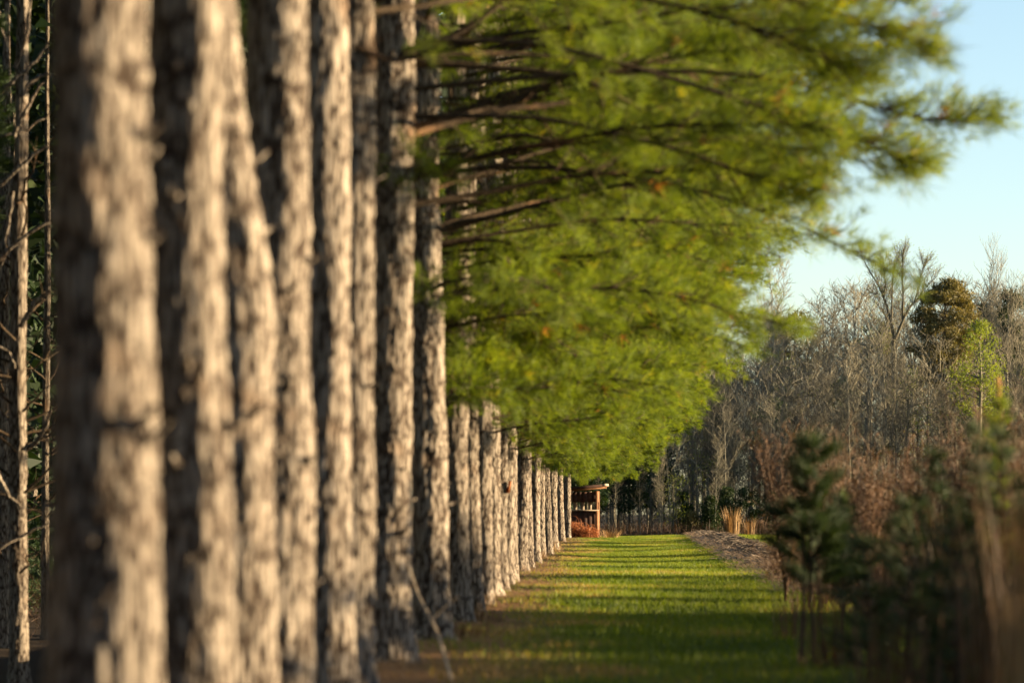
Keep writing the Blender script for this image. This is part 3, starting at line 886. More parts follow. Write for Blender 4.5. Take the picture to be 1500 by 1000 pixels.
# the big forked bare tree above the skyline
def special_tree():
    Tm, Cm = MB(), MB()
    d = 208.0
    b0 = W(1312, 790, d); b0[2] = 0
    def poly(pts, r0, r1, mbx, n=16):
        P = np.array([W(x, y, d) for x, y in pts]); P[:, 1] += np.cumsum(rng.normal(0, 0.25, len(P)))
        P[0, 1] = d
        Q, _ = interp_poly(P, np.linspace(0, 1, n)); Q[1:-1] = (Q[:-2] + 2 * Q[1:-1] + Q[2:]) / 4
        Q -= b0
        tubes(mbx, Q, np.linspace(r0 * 0.8, r1 * 0.7, n), 7, 0.3)
        return Q
    st = [poly([(1308, 790), (1309, 640), (1311, 540), (1310, 498)], 0.19, 0.15, Tm)]
    mains = [poly([(1310, 500), (1303, 462), (1296, 440), (1288, 420), (1270, 390), (1262, 372)], 0.11, 0.02, Cm),
             poly([(1310, 500), (1322, 470), (1332, 450), (1345, 438), (1352, 425), (1372, 405)], 0.11, 0.02, Cm),
             poly([(1306, 470), (1308, 430), (1310, 398), (1318, 372)], 0.07, 0.02, Cm),
             poly([(1322, 468), (1322, 430), (1319, 400), (1322, 366)], 0.07, 0.02, Cm),
             poly([(1312, 525), (1300, 505), (1284, 480), (1276, 462)], 0.06, 0.015, Cm),
             poly([(1310, 545), (1298, 525), (1288, 505)], 0.04, 0.012, Cm),
             poly([(1340, 442), (1348, 410), (1352, 385)], 0.045, 0.012, Cm),
             poly([(1295, 440), (1298, 410), (1294, 380)], 0.04, 0.012, Cm)]
    cur = mains
    tips = []
    for Q in mains:
        L = float(np.linalg.norm(Q[-1] - Q[0]))
        k = int(16 + L * 7)
        ss = rng.uniform(0.2, 1, k)
        p, T = interp_poly(Q, ss)
        D = norm(T * 0.8 + rng.normal(0, 0.5, (k, 3)) + np.array([0, 0, 0.45]))
        l = rng.uniform(0.5, 1.5, k) * (1.15 - 0.6 * ss)
        t = np.linspace(0, 1, 5)
        C = p[:, None] + (D * l[:, None])[:, None] * t[None, :, None] + rng.normal(0, 0.05, (k, 5, 3)) * t[None, :, None]
        tubes(Cm, C, 0.013 * (1 - 0.6 * t)[None].repeat(k, 0), 3, 0.4)
        kk = 7
        u = rng.uniform(0.2, 1, (k, kk)); f = u * 4; ii = np.minimum(f.astype(int), 3); r_ = (f - ii)[..., None]
        bi = np.arange(k)[:, None]
        pp = (C[bi, ii] * (1 - r_) + C[bi, ii + 1] * r_).reshape(-1, 3)
        DD = norm(np.repeat(D, kk, 0) + rng.normal(0, 0.5, (k * kk, 3)) + np.array([0, 0, 0.3]))
        ll = rng.uniform(0.2, 0.6, (k * kk, 1))
        E = pp + DD * ll
        tubes(Cm, np.stack([pp, (pp + E) / 2 + rng.normal(0, 0.02, pp.shape), E], 1), np.tile([0.007, 0.006, 0.004], (k * kk, 1)), 3, 0.45)
        tips.append(E)
    e = tag(empty('bare_tree', tuple(b0)), 'tall forked leafless tree rising highest above the far wood against the sky', 'bare tree')
    link('trunk', Tm.mesh('trunk', M['bare'], True), e); link('crown', Cm.mesh('crown', M['bare']), e)
    E = np.concatenate(tips)
    L = MB(); leaf_cloud(L, E, np.tile([0.08, 0.08, 0.08], (len(E), 1)), 2, 0.05, 0.04, rng.uniform(0.3, 1, len(E)))
    tag(link('spring_buds', L.mesh('spring_buds', M['budleaf']), e), kind='stuff')
special_tree()
for (px, top, d, hw, lab) in [(1135, 392, 205, 0.7, 'leafless tree poking above the skyline just right of the pine foliage'),
                              (1452, 392, 228, 0.55, 'pale leafless tree standing above the skyline between the round pine and the dark pine'),
                              (1478, 440, 200, 0.8, 'pale leafless tree in front of the dark pine near the right edge')]:
    p = W(px, top, d)
    put(bv[3 if px < 1400 else 6], 'bare_tree', (p[0], d, 0), p[2] / 10, 1.0, lab, 'bare tree', None, sxy=p[2] / 10 * hw)

def crown_tree(px, top, bot, d, halfw, mat, lab, cat, name, n_cl=90, n_l=90, L=0.22, wd=0.07, jag=0.35, shape='round', group=None, tones=(0.2, 0.9), cl=0.55):
    """evergreen with trunk, a few limbs and a crown of leaf clumps"""
    p = W(px, top, d); pb = W(px, bot, d)
    H, hb = p[2], max(pb[2], 0.2)
    e = tag(empty(name, (p[0], d, 0)), lab, cat, group)
    Tm = MB()
    z = np.linspace(-0.1, H * 0.93, 9)
    Pt = np.stack([0.05 * np.sin(z), 0.05 * np.cos(z * 1.3), z], -1)
    tubes(Tm, Pt, np.linspace(0.022 * H, 0.02, 9), 7, 0.4)
    hw = halfw
    c = []; rr = []
    for k in range(n_cl):
        f = rng.random()
        zz = hb + (H - hb) * f
        if shape == 'round': prof = math.sqrt(max(0.02, 1 - (2 * f - 0.85) ** 2 / 1.35))
        elif shape == 'cone': prof = (1 - f) ** 0.75 + 0.08
        else: prof = (0.55 + 0.45 * math.sin(f * 9 + px)) * (1 - f ** 4)
        a = rng.uniform(0, 2 * math.pi); r_ = hw * prof * rng.uniform(0.3, 1.0) ** 0.6 * (1 + rng.normal(0, jag * 0.3))
        c.append((r_ * math.cos(a), r_ * math.sin(a), zz)); s_ = cl * rng.uniform(0.6, 1.3); rr.append((s_, s_, s_ * 0.65))
    c = np.array(c)
    kk = min(len(c), 26)
    st = np.stack([0 * c[:kk, 0], 0 * c[:kk, 1], np.maximum(c[:kk, 2] - 0.3, 0.2)], -1)
    tubes(Tm, np.stack([st, (st + c[:kk]) / 2 + np.array([0, 0, 0.05]), c[:kk]], 1), np.tile([0.035, 0.025, 0.01], (kk, 1)) * min(1, H / 8), 4, 0.3)
    link('trunk', Tm.mesh('trunk', M['bare'], True), e)
    Cm = MB(); leaf_cloud(Cm, c, np.array(rr), n_l, L, wd, rng.uniform(*tones, len(c)))
    link('crown', Cm.mesh('crown', M[mat]), e)
    return e
crown_tree(1385, 414, 560, 205, 1.75, 'oliveneedle', 'olive brown round-topped pine standing above the far wood', 'pine tree', 'round_pine', 200, 150, cl=0.42, L=0.16)
crown_tree(1482, 424, 620, 216, 1.9, 'darkneedle', 'dark green pine with jagged top at the right end of the skyline', 'pine tree', 'dark_pine', 110, 110, shape='jag', cl=0.5)
crown_tree(1440, 448, 620, 222, 1.5, 'darkneedle', 'dark green pine just left of the jagged pine, behind the yellow-green tree', 'pine tree', 'dark_pine', 80, 100, shape='jag', cl=0.5)
crown_tree(1545, 420, 640, 214, 2.2, 'darkneedle', 'dark pine cut off by the right edge of the picture', 'pine tree', 'dark_pine', 110, 110, shape='jag', cl=0.5)
crown_tree(1165, 462, 560, 224, 1.8, 'oliveneedle', 'dull olive pine low on the skyline right of the lane foliage', 'pine tree', 'round_pine', 70, 80)
crown_tree(1010, 560, 720, 226, 2.6, 'darkneedle', 'dark evergreen behind the bare trees, right of the pine foliage', 'evergreen tree', 'dark_pine', 90, 90)
crown_tree(1200, 640, 760, 196, 1.9, 'darkneedle', 'grey-green shrubby evergreen at mid height in the far wood', 'evergreen tree', 'evergreen_bush', 60, 80)
crown_tree(1435, 474, 606, 191, 1.25, 'budleaf', 'young tree with bright yellow-green new leaves in front of the dark pines', 'tree', 'budding_tree', 110, 44, L=0.10, wd=0.07, cl=0.40, tones=(0, 0.6), jag=0.8)
crown_tree(1345, 610, 720, 199, 0.9, 'budleaf', 'small tree with sparse green new leaves low in the far wood', 'tree', 'budding_tree', 30, 14, L=0.10, wd=0.07, cl=0.5)
# dark evergreens behind the shelter
for (px, top, bot, d, hw, lab) in [(858, 640, 735, 189, 1.3, 'dark evergreen right behind the rusty shelter'), (905, 655, 745, 194, 1.5, 'dark evergreen with high crown right of the shelter roof'),
                                   (952, 650, 740, 197, 1.3, 'dark evergreen above the pale saplings, second right of the shelter'), (815, 640, 760, 190, 1.4, 'dark evergreen hidden behind the last lane trunks')]:
    crown_tree(px, top, bot, d, hw, 'darkneedle', lab, 'evergreen tree', 'dark_evergreen', 70, 90, shape='round')
# evergreen bushes at the meadow's edge
for (px, top, d, hw, mt, lab) in [(1062, 712, 191, 0.75, 'darkneedle', 'bright-edged green bush left of the tan grass clump at the meadow edge'),
                              (1040, 728, 189, 0.5, 'darkneedle', 'low dark green bush at the meadow edge, left of the taller bush'),
                              (1092, 716, 193, 0.8, 'darkneedle', 'dark green bush behind the tan grass clump'),
                              (1128, 722, 191, 0.7, 'darkneedle', 'dark green bush right of the tan grass clump'),
                              (1015, 752, 189, 0.45, 'oliveneedle', 'small olive bush where the lane meets the wood'),
                              (1000, 720, 195, 0.7, 'darkneedle', 'dark bush in shade at the wood edge left of the meadow'),
                              (1215, 715, 194, 0.9, 'darkneedle', 'dark bush at the meadow edge behind the blurred sapling'),
                              (1300, 712, 195, 1.0, 'darkneedle', 'wide dark bush at the wood edge, centre right')]:
    crown_tree(px, top, 782, d, hw, mt, lab, 'bush', 'bush', 45, 80, shape='cone' if hw < 0.8 else 'round', L=0.14, wd=0.05, cl=0.3)

K = 9500                           # plantation canopy, made dense to keep skylight off the trunks
xx = rng.uniform(-46, -3.2, K); yy = rng.uniform(-48, 190, K)
xx[:900] = rng.uniform(-4, 5, 900); yy[:900] = rng.uniform(-44, 2, 900)  # unseen crowns added over the lane behind the camera against skylight
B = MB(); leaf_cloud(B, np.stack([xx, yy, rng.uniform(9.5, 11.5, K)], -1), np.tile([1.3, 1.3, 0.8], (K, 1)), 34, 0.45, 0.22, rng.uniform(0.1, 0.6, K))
K = 1500  # added leaf mass shutting out low skylight from the left
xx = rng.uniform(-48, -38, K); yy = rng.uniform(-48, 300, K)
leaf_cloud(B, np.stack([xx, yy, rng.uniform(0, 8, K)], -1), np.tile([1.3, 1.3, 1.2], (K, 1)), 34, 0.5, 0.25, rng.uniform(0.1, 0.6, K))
K = 1300                           # dark backing added deep inside the plantation, over gaps that showed sky
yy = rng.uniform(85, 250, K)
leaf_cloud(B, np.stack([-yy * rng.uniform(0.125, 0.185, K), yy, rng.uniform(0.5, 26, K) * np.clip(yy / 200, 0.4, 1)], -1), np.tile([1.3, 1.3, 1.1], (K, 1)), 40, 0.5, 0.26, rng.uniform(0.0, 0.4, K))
K = 1500                           # unseen wood added behind the camera to block skylight
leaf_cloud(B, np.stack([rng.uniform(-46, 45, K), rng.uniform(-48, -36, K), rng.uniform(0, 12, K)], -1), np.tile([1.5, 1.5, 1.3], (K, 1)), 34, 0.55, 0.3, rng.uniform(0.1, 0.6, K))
K = 2300                           # unseen wood added far right to cut skylight, kept below the sun
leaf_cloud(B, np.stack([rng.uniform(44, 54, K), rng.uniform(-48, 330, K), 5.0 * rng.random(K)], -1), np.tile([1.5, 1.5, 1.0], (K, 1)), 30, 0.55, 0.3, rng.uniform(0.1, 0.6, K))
tag(link('canopy_skylight_screen', B.mesh('canopy_skylight_screen', M['darkneedle'])), 'dense plantation canopy left of the lane row, with unseen wood added round the clearing to cut skylight', 'wood', kind='stuff')

# thick undergrowth of the far wood: twigs too many to count
def twig_mass(n, xlo, xhi, ylo, yhi, zmax, lmin, lmax, wd, name, mat, lab, cat, tone=(0.1, 0.9), horiz=0.45, pw=1.0, ang=True):
    y = rng.uniform(ylo, yhi, n)
    x = rng.uniform(xlo, xhi, n)
    z = zmax * rng.random(n) ** pw
    d = norm(np.stack([rng.normal(0, horiz, n), rng.normal(0, horiz, n), rng.uniform(0.4, 1, n)], -1))
    l = rng.uniform(lmin, lmax, n)
    p = np.stack([x, y, z], -1)
    s = norm(np.cross(d, rng.normal(0, 1, (n, 3)))) * (wd * rng.uniform(0.5, 1.2, n))[:, None]
    m = p + d * (l * 0.5)[:, None] + rng.normal(0, 0.05, (n, 3)) * l[:, None]
    e = m + norm(d + rng.normal(0, 0.3, (n, 3))) * (l * 0.5)[:, None]
    v = np.stack([p - s, p + s, m + s * 0.6, m - s * 0.6, e], 1).reshape(-1, 3)
    i = np.arange(n)[:, None] * 5
    b = MB(); b.add(v, q=i + np.array([[0, 1, 2, 3]]), t=i + np.array([[3, 2, 4]]), a=np.repeat(rng.uniform(*tone, n), 5))
    tag(link(name, b.mesh(name, M[mat])), lab, cat, kind='stuff')
twig_mass(100000, -12, 36, 194, 240, 8.8, 0.4, 1.9, 0.012, 'wood_undergrowth', 'bare', 'tangled leafless grey undergrowth filling the far wood', 'undergrowth', tone=(0.0, 1.0), pw=1.0, horiz=0.6)
twig_mass(6000, -3, 26, 187, 193, 0.3, 0.2, 0.7, 0.010, 'edge_grass', 'brownbrush', 'dry tan grass along the foot of the far wood', 'dry grass', tone=(0, 0.8), horiz=0.15)

twig_mass(5000, 0, 1, 62, 130, 0.8, 0.15, 0.6, 0.004, 'shade_fill_brush', 'brownbrush', 'dead brown brush added to darken the shaded floor of the plantation', 'brush', tone=(0, 0.5), horiz=0.7)  # twigs added as a dark mass where the floor lies in shade
o = bpy.data.objects['shade_fill_brush']
co = np.empty(len(o.data.vertices) * 3, np.float32); o.data.vertices.foreach_get('co', co); co = co.reshape(-1, 5, 3)
yb = co[:, 0, 1].copy(); u = co[:, 0, 0].copy()
co[:, :, 0] += (-yb * (0.12 + 0.06 * u) - 0.3 - u)[:, None]
co[:, :, 2] -= 1.0
o.data.vertices.foreach_set('co', co.ravel()); o.data.update()
for k, (px, top, bot, d, hw, mt, lab) in enumerate([
        (1130, 590, 720, 201, 1.5, 'darkneedle', 'grey-green evergreen between bare stems, left part of the visible wood'),
        (1235, 560, 700, 207, 1.3, 'darkneedle', 'dim evergreen showing through the bare trees left of the tall forked tree'),
        (1390, 600, 730, 200, 1.4, 'darkneedle', 'dim evergreen below the round olive pine'),
        (1480, 580, 700, 203, 1.4, 'darkneedle', 'dim evergreen below the jagged dark pine'),
        (1060, 610, 720, 204, 1.3, 'darkneedle', 'dim evergreen above the bush at the meadow edge'),
        (1285, 650, 740, 197, 1.2, 'oliveneedle', 'small olive evergreen deep between bare stems in the centre of the wood')]):
    crown_tree(px, top, bot, d, hw, mt, lab, 'evergreen tree', 'evergreen_tree', 46, 60, L=0.16, wd=0.05, cl=0.45, jag=0.9)
for k, (px, top, bot, d, hw, lab) in enumerate([
        (1150, 520, 600, 203, 1.2, 'bare tree with a faint green haze of buds right of the lane foliage'), (1205, 640, 700, 196, 0.9, 'sapling with a few green leaves behind the blurred young pine'),
        (1270, 470, 560, 204, 1.2, 'bare tree with sparse pale green buds left of the tall forked tree'), (1330, 540, 620, 199, 1.0, 'bare tree with sparse green buds right below the tall forked tree'),
        (1400, 560, 640, 197, 1.0, 'sapling with sparse yellow leaves left of the yellow-green tree'), (1495, 540, 640, 199, 1.1, 'green-budded tree cut by the right edge of the picture'),
        (985, 690, 770, 189, 0.7, 'sapling with small green leaves at the end of the lane'), (1020, 640, 740, 193, 0.9, 'sapling with olive leaves left of the meadow bushes')]):
    crown_tree(px, top, bot, d, hw, 'budleaf', lab, 'tree', 'budding_tree', 40, 14, L=0.07, wd=0.05, cl=0.5, jag=1.0, tones=(0.0, 0.5))

# tall tan grass clump
def reed_clump(px, base_y, top, d, hw, n, mat, lab, name='grass_clump', wd=0.012, cat='dry grass', fan=0.18, up=0.55, tone=(0.2, 1)):
    pb = W(px, base_y, d); pt = W(px, top, d)
    x0 = pb[0]; z0 = float(gz(x0, d)); H = pt[2] - z0
    o = MB()
    a = rng.uniform(0, 2 * math.pi, n); r_ = hw * np.sqrt(rng.random(n))
    p = np.stack([r_ * np.cos(a), r_ * np.sin(a), np.zeros(n)], -1)
    l = H * rng.uniform(up, 1.0, n)
    d_ = norm(np.stack([np.cos(a) * fan * rng.random(n), np.sin(a) * fan * rng.random(n), np.ones(n)], -1) + rng.normal(0, 0.05, (n, 3)))
    s = np.stack([np.cos(a + 1.3), np.sin(a + 1.3), 0 * a], -1) * wd * 0.5
    m = p + d_ * (l * 0.6)[:, None]
    e = p + d_ * l[:, None] + np.stack([np.cos(a), np.sin(a), 0 * a], -1) * (l * fan * 0.5)[:, None]
    v = np.stack([p - s, p + s, m + s * 0.9, m - s * 0.9, e], 1).reshape(-1, 3)
    i = np.arange(n)[:, None] * 5
    o.add(v, q=i + np.array([[0, 1, 2, 3]]), t=i + np.array([[3, 2, 4]]), a=np.repeat(rng.uniform(*tone, n), 5))
    return tag(link(name, o.mesh(name, M[mat]), None, (x0, d, z0)), lab, cat)
reed_clump(1072, 785, 738, 186, 0.35, 150, 'straw', 'tall tan grass clump at the meadow edge below the wood', wd=0.03)
reed_clump(1098, 785, 755, 187, 0.3, 60, 'straw', 'short tan grass tuft right of the tall tan clump', wd=0.025, tone=(0, 0.6))
reed_clump(1110, 785, 748, 188, 0.35, 60, 'brownbrush', 'pinkish brown dead weeds right of the tan grass clump', wd=0.025, cat='weeds')
reed_clump(893, 787, 772, 171, 0.45, 120, 'straw', 'small pale grass tuft at the right foot of the rusty shelter', wd=0.02, fan=0.6)

# ------------------------------------------------------------------ rusty shelter at the end of the lane
def shelter():
    d = 170.0
    c = W(849, 788, d)
    z0 = float(gz(c[0], d))
    e = tag(empty('shelter', (c[0], d, z0)), 'small rusty shelter with slanting roof and open window at the end of the lane', 'shelter')
    e.rotation_euler.z = R(-5)
    HW, DP = 0.76, 0.8
    sc_ = lambda y: W(849, y, d)[2] - z0
    zt, zo1, zo0, = sc_(719), sc_(735), sc_(747)
    def part(name, mbx, mat, parent=e): return link(name, mbx.mesh(name, M[mat]), parent)
    for sx in (-1, 1):
        for yy in (0, DP):
            b = MB(); box(b, (sx * HW, yy, zt / 2 - 0.1), (0.11, 0.11, zt + 0.2), None, 0.5); part('post', b, 'post')
    for k in range(7):     # upper boards
        b = MB(); x = -HW + 0.13 + k * (2 * HW - 0.26) / 6
        box(b, (x, 0.012 + rng.uniform(0, 0.008), (zt + zo1) / 2 - 0.02), (0.252, 0.022, zt - zo1 - 0.03)); part('board', b, 'rust')
    for k in range(7):     # lower boards
        b = MB(); x = -HW + 0.13 + k * (2 * HW - 0.26) / 6
        box(b, (x, 0.012 + rng.uniform(0, 0.008), zo0 / 2), (0.252, 0.022, zo0 - 0.05)); part('board', b, 'rust')
    b = MB(); box(b, (0, -0.03, zo0), (2 * HW + 0.2, 0.12, 0.05)); part('window_sill', b, 'palewood')
    b = MB(); box(b, (HW + 0.03, DP / 2, zo0 / 2), (0.025, DP - 0.12, zo0 - 0.04)); part('side_panel', b, 'post')
    b = MB(); box(b, (HW + 0.03, DP / 2, (zt + zo1) / 2), (0.025, DP - 0.12, zt - zo1)); part('side_panel', b, 'post')
    for k in range(5):     # pale slats of the open back wall
        b = MB(); x = -HW + 0.16 + k * 0.33
        box(b, (x, DP + 0.01, zt / 2), (0.16, 0.02, zt - 0.02)); part('back_board', b, 'palewood')
    rt = MB()              # roof, tilting up to the right with a long overhang
    xl, xr = -HW - 0.35, W(888, 700, d)[0] - c[0]
    zl, zr = sc_(719), sc_(712)
    n = 9
    for k in range(n):
        pass
    ang = math.atan2(zr - zl, xr - xl)
    box(rt, ((xl + xr) / 2, DP / 2, (zl + zr) / 2 + 0.05), (xr - xl, DP + 0.7, 0.11), (0, -ang, 0)); part('roof', rt, 'rust')
    rt = MB(); box(rt, (xr - 0.06, DP / 2, zr + 0.06), (0.16, DP + 0.74, 0.10), (0, -ang, 0)); part('roof_edge', rt, 'palewood')
    for yy in (-0.1, DP + 0.1):
        rt = MB(); box(rt, ((xl + xr) / 2, yy, (zl + zr) / 2 - 0.03), (xr - xl - 0.1, 0.06, 0.09), (0, -ang, 0)); part('rafter', rt, 'post')
    # heap of red dead boughs in front
    h = tag(empty('bough_heap', (c[0] + 0.02, d - 0.75, z0)), 'heap of curly rust red dead pine boughs in front of the shelter', 'bough heap')
    B = MB(); F = MB()
    for k in range(60):
        x = rng.uniform(-0.75, 0.72); top = 0.85 - 0.5 * (x + 0.75) / 1.5
        z = rng.uniform(0, top)
        s = np.linspace(0, 1, 8); a = rng.uniform(0, 6.28); L = rng.uniform(0.25, 0.6)
        P = np.stack([x + L * np.cos(a + 2.2 * s) * 0.6, rng.normal(0, 0.2) + L * 0.3 * np.sin(a * 2 + s), np.clip(z + L * np.sin(a + 2.5 * s) * 0.6, 0, 1)], -1)
        tubes(B, P, np.linspace(0.014, 0.006, 8), 4, rng.uniform(0.3, 1))
    x = rng.uniform(-0.8, 0.75, 260)
    c_ = np.stack([x, rng.normal(0, 0.2, 260), rng.random(260) * (0.85 - 0.5 * (x + 0.75) / 1.5)], -1)
    leaf_cloud(F, c_, np.tile([0.1, 0.1, 0.06], (260, 1)), 8, 0.13, 0.02, rng.random(260))
    link('bough', B.mesh('bough', M['redstraw'], True), h); tag(link('dead_needles', F.mesh('dead_needles', M['redstraw']), h), kind='stuff')
shelter()

# ------------------------------------------------------------------ windrow of grey sticks right of the lane
B = MB()
n = 5500
t = rng.random(n)
yy = 70 + 115 * t ** 0.8
xc_ = 3.25 + 0.0135 * (yy - 60)
wdt = (0.30 + 0.30 * np.clip((yy - 60) / 60, 0, 1)) * (1 + 0.35 * np.sin(yy * 0.5))
xx = xc_ + rng.normal(0, 1, n) * wdt * 0.6
hh = 0.22 * np.exp(-((xx - xc_) / wdt) ** 2) * rng.random(n)
a = rng.uniform(0, math.pi, n); L = rng.uniform(0.1, 0.75, n)
d_ = np.stack([np.cos(a), np.sin(a), rng.normal(0, 0.16, n)], -1) * L[:, None]
p = np.stack([xx, yy, gz(xx, yy) + hh + 0.02], -1)
r_ = rng.uniform(0.003, 0.010, n)
tubes(B, np.stack([p - d_ / 2, p + rng.normal(0, 0.04, (n, 3)) * np.array([1, 1, .4]), p + d_ / 2], 1), np.stack([r_, r_ * 0.9, r_ * 0.5], 1), 4, rng.random(n))
tag(link('stick_windrow', B.mesh('stick_windrow', M['stick'], True)), 'long low windrow of broken grey sticks along the right side of the lane', 'sticks', kind='stuff')
straw_patch(90000, 2.4, 6.5, 50, 186, 0.25, 0.012, 'dry_litter', M['straw'], lambda x, y: np.abs(x - (3.3 + 0.0135 * (y - 60))) < 0.9 * rng.random(len(x)) + 0.2, 0.16,
            label='dry straw litter under and around the stick windrow', cat='litter')

# leaning dead branch in front of the trunks, blurred
e = tag(empty('fallen_branch', tuple(W(665, 1010, 24.0))), 'thin pale dead branch leaning from the grass towards the eighth trunk', 'branch')
P = np.array([W(x, y, d) for x, y, d in [(598, 828, 26.4), (612, 870, 25.9), (628, 900, 25.4), (642, 930, 25.0), (652, 965, 24.4), (666, 1012, 24.0)]]) - np.array(e.location)
B = MB(); Q, _ = interp_poly(P, np.linspace(0, 1, 16)); tubes(B, Q, np.linspace(0.007, 0.013, 16), 6, 0.9)
P2 = np.array([W(x, y, 25.2) for x, y in [(632, 908), (650, 890), (672, 872)]]) - np.array(e.location)
tubes(B, P2, np.array([0.006, 0.005, 0.003]), 5, 0.8)
link('stem', B.mesh('stem', M['palewood'], True), e)
# weeds at the feet of the trunks
for k, (px, by, top, d, hw, n, mt, lab) in enumerate([
        (690, 905, 858, 44, 0.28, 160, 'straw', 'dry tan grass tuft at the foot of the tenth trunk'),
        (735, 868, 845, 54, 0.25, 140, 'straw', 'dry tan grass tuft at the foot of the fourteenth trunk'),
        (782, 818, 795, 88, 0.45, 200, 'straw', 'pale dry grass around the feet of the distant lane trunks'),
        (800, 806, 785, 108, 0.5, 200, 'straw', 'pale dry grass just before the last lane trunks'),
        (665, 950, 900, 33, 0.3, 120, 'brownbrush', 'dark brown weeds at the foot of the eighth trunk'),
        (700, 925, 885, 38, 0.3, 80, 'brownbrush', 'dark brown weeds in shade right of the ninth trunk')]):
    reed_clump(px, by, top, d, hw, n, mt, lab, 'grass_tuft' if mt == 'straw' else 'weeds', wd=0.008, fan=0.6, cat='dry grass' if mt == 'straw' else 'weeds', up=0.3)

# ------------------------------------------------------------------ right side: saplings, weeds, broomsedge
def young_pine(px, top, d, hw, lab, bare=0.3, dens=1.0, mat='darkneedle', L=0.12, stems=1, name='young_pine'):
    p = W(px, top, d); z0 = float(gz(p[0], d)); H = p[2] - z0
    e = tag(empty(name, (p[0], d, z0)), lab, 'young pine')
    for q in range(stems):
        Tm = MB(); x_ = (q - (stems - 1) / 2) * 0.09
        z = np.linspace(-0.05, H * (0.98 if q == 0 else 0.7), 8)
        tubes(Tm, np.stack([x_ * (1 - z / H) + 0.015 * np.sin(z * 5 + px + q), 0.015 * np.cos(z * 4), z], -1), np.linspace(0.018, 0.005, 8), 6, 0.5)
        link('trunk', Tm.mesh('trunk', M['twig'], True), e)
    B, F = MB(), MB()
    h = H * bare
    while h < H * 0.97:
        f = (h / H - bare) / (1 - bare)
        for q in range(5):
            az = rng.uniform(0, 6.28); r = hw * (1 - f ** 1.6 * 0.75) * rng.uniform(0.45, 1.15)
            P = limb_curve(np.array([0, 0, h]), az, r, r * rng.uniform(0.3, 0.9), r * 0.1, 5)
            tubes(B, P, np.linspace(0.007, 0.003, 5), 4, 0.5)
            m = max(2, int(r * 22 * dens))
            pp, T = interp_poly(P, rng.uniform(0.25, 1, m))
            tuft_tris(F, pp, T + np.array([0, 0, 0.5]), 14, L, 0.005, 0.5, np.clip(rng.normal(0.5, 0.2, m), 0, 0.9))
        h += 0.11
    tuft_tris(F, np.array([[0, 0, H * 0.97], [0, 0, H * 0.93], [0, 0, H * 0.88]]), np.tile([[0, 0, 1.0]], (3, 1)), 22, L, 0.006, 0.35, np.array([0.9, 0.8, 0.6]))
    tag(link('branch', B.mesh('branch', M['twig'], True), e), kind='stuff')
    tag(link('foliage', F.mesh('foliage', M[mat]), e), kind='stuff')
    return e
young_pine(1188, 632, 28.0, 0.33, 'blurred young pine at the right edge of the lane, full crown on thin dark stems', 0.33, 3.0, 'darkneedle', stems=3, L=0.15)
young_pine(1365, 655, 27.0, 0.28, 'dark young pine right of the lane with a green top above the brown shrubs', 0.15, 1.2, 'darkneedle', stems=2)
young_pine(1330, 735, 23.0, 0.30, 'low dark young pine in front of the taller one, centre of the right thicket', 0.1, 1.2, 'darkneedle')
young_pine(1432, 622, 25.0, 0.24, 'dark young pine with two pointed tips near the right edge', 0.15, 1.2, 'darkneedle', stems=2)
young_pine(1463, 562, 27.0, 0.14, 'slender young pine with an orange bud, tallest at the right edge', 0.3, 1.0, 'needle')
young_pine(1468, 628, 22.5, 0.24, 'dark young pine right of the pointed pair, close to the picture edge', 0.12, 1.3, 'darkneedle')
young_pine(1270, 790, 25.0, 0.26, 'knee-high dark young pine between the blurred sapling and the thicket', 0.1, 1.2, 'darkneedle')
young_pine(1400, 740, 19.0, 0.26, 'dark young pine low in the front of the right thicket', 0.1, 1.3, 'darkneedle')
young_pine(1235, 720, 31.0, 0.20, 'thin dark young pine just right of the full-crowned sapling', 0.3, 0.8, 'darkneedle')
bud = MB(); pb = W(1463, 560, 27.0); tubes(bud, np.array([[0, 0, -0.10], [0, 0, 0.0], [0, 0, 0.05]]), np.array([0.012, 0.014, 0.004]), 6, 1.0)
yp = [o for o in col.objects if o.get('label', '').startswith('slender young pine')][0]
b_ = link('bud', bud.mesh('bud', M['redstraw'], True), yp); b_.location = tuple(pb - np.array(yp.location))

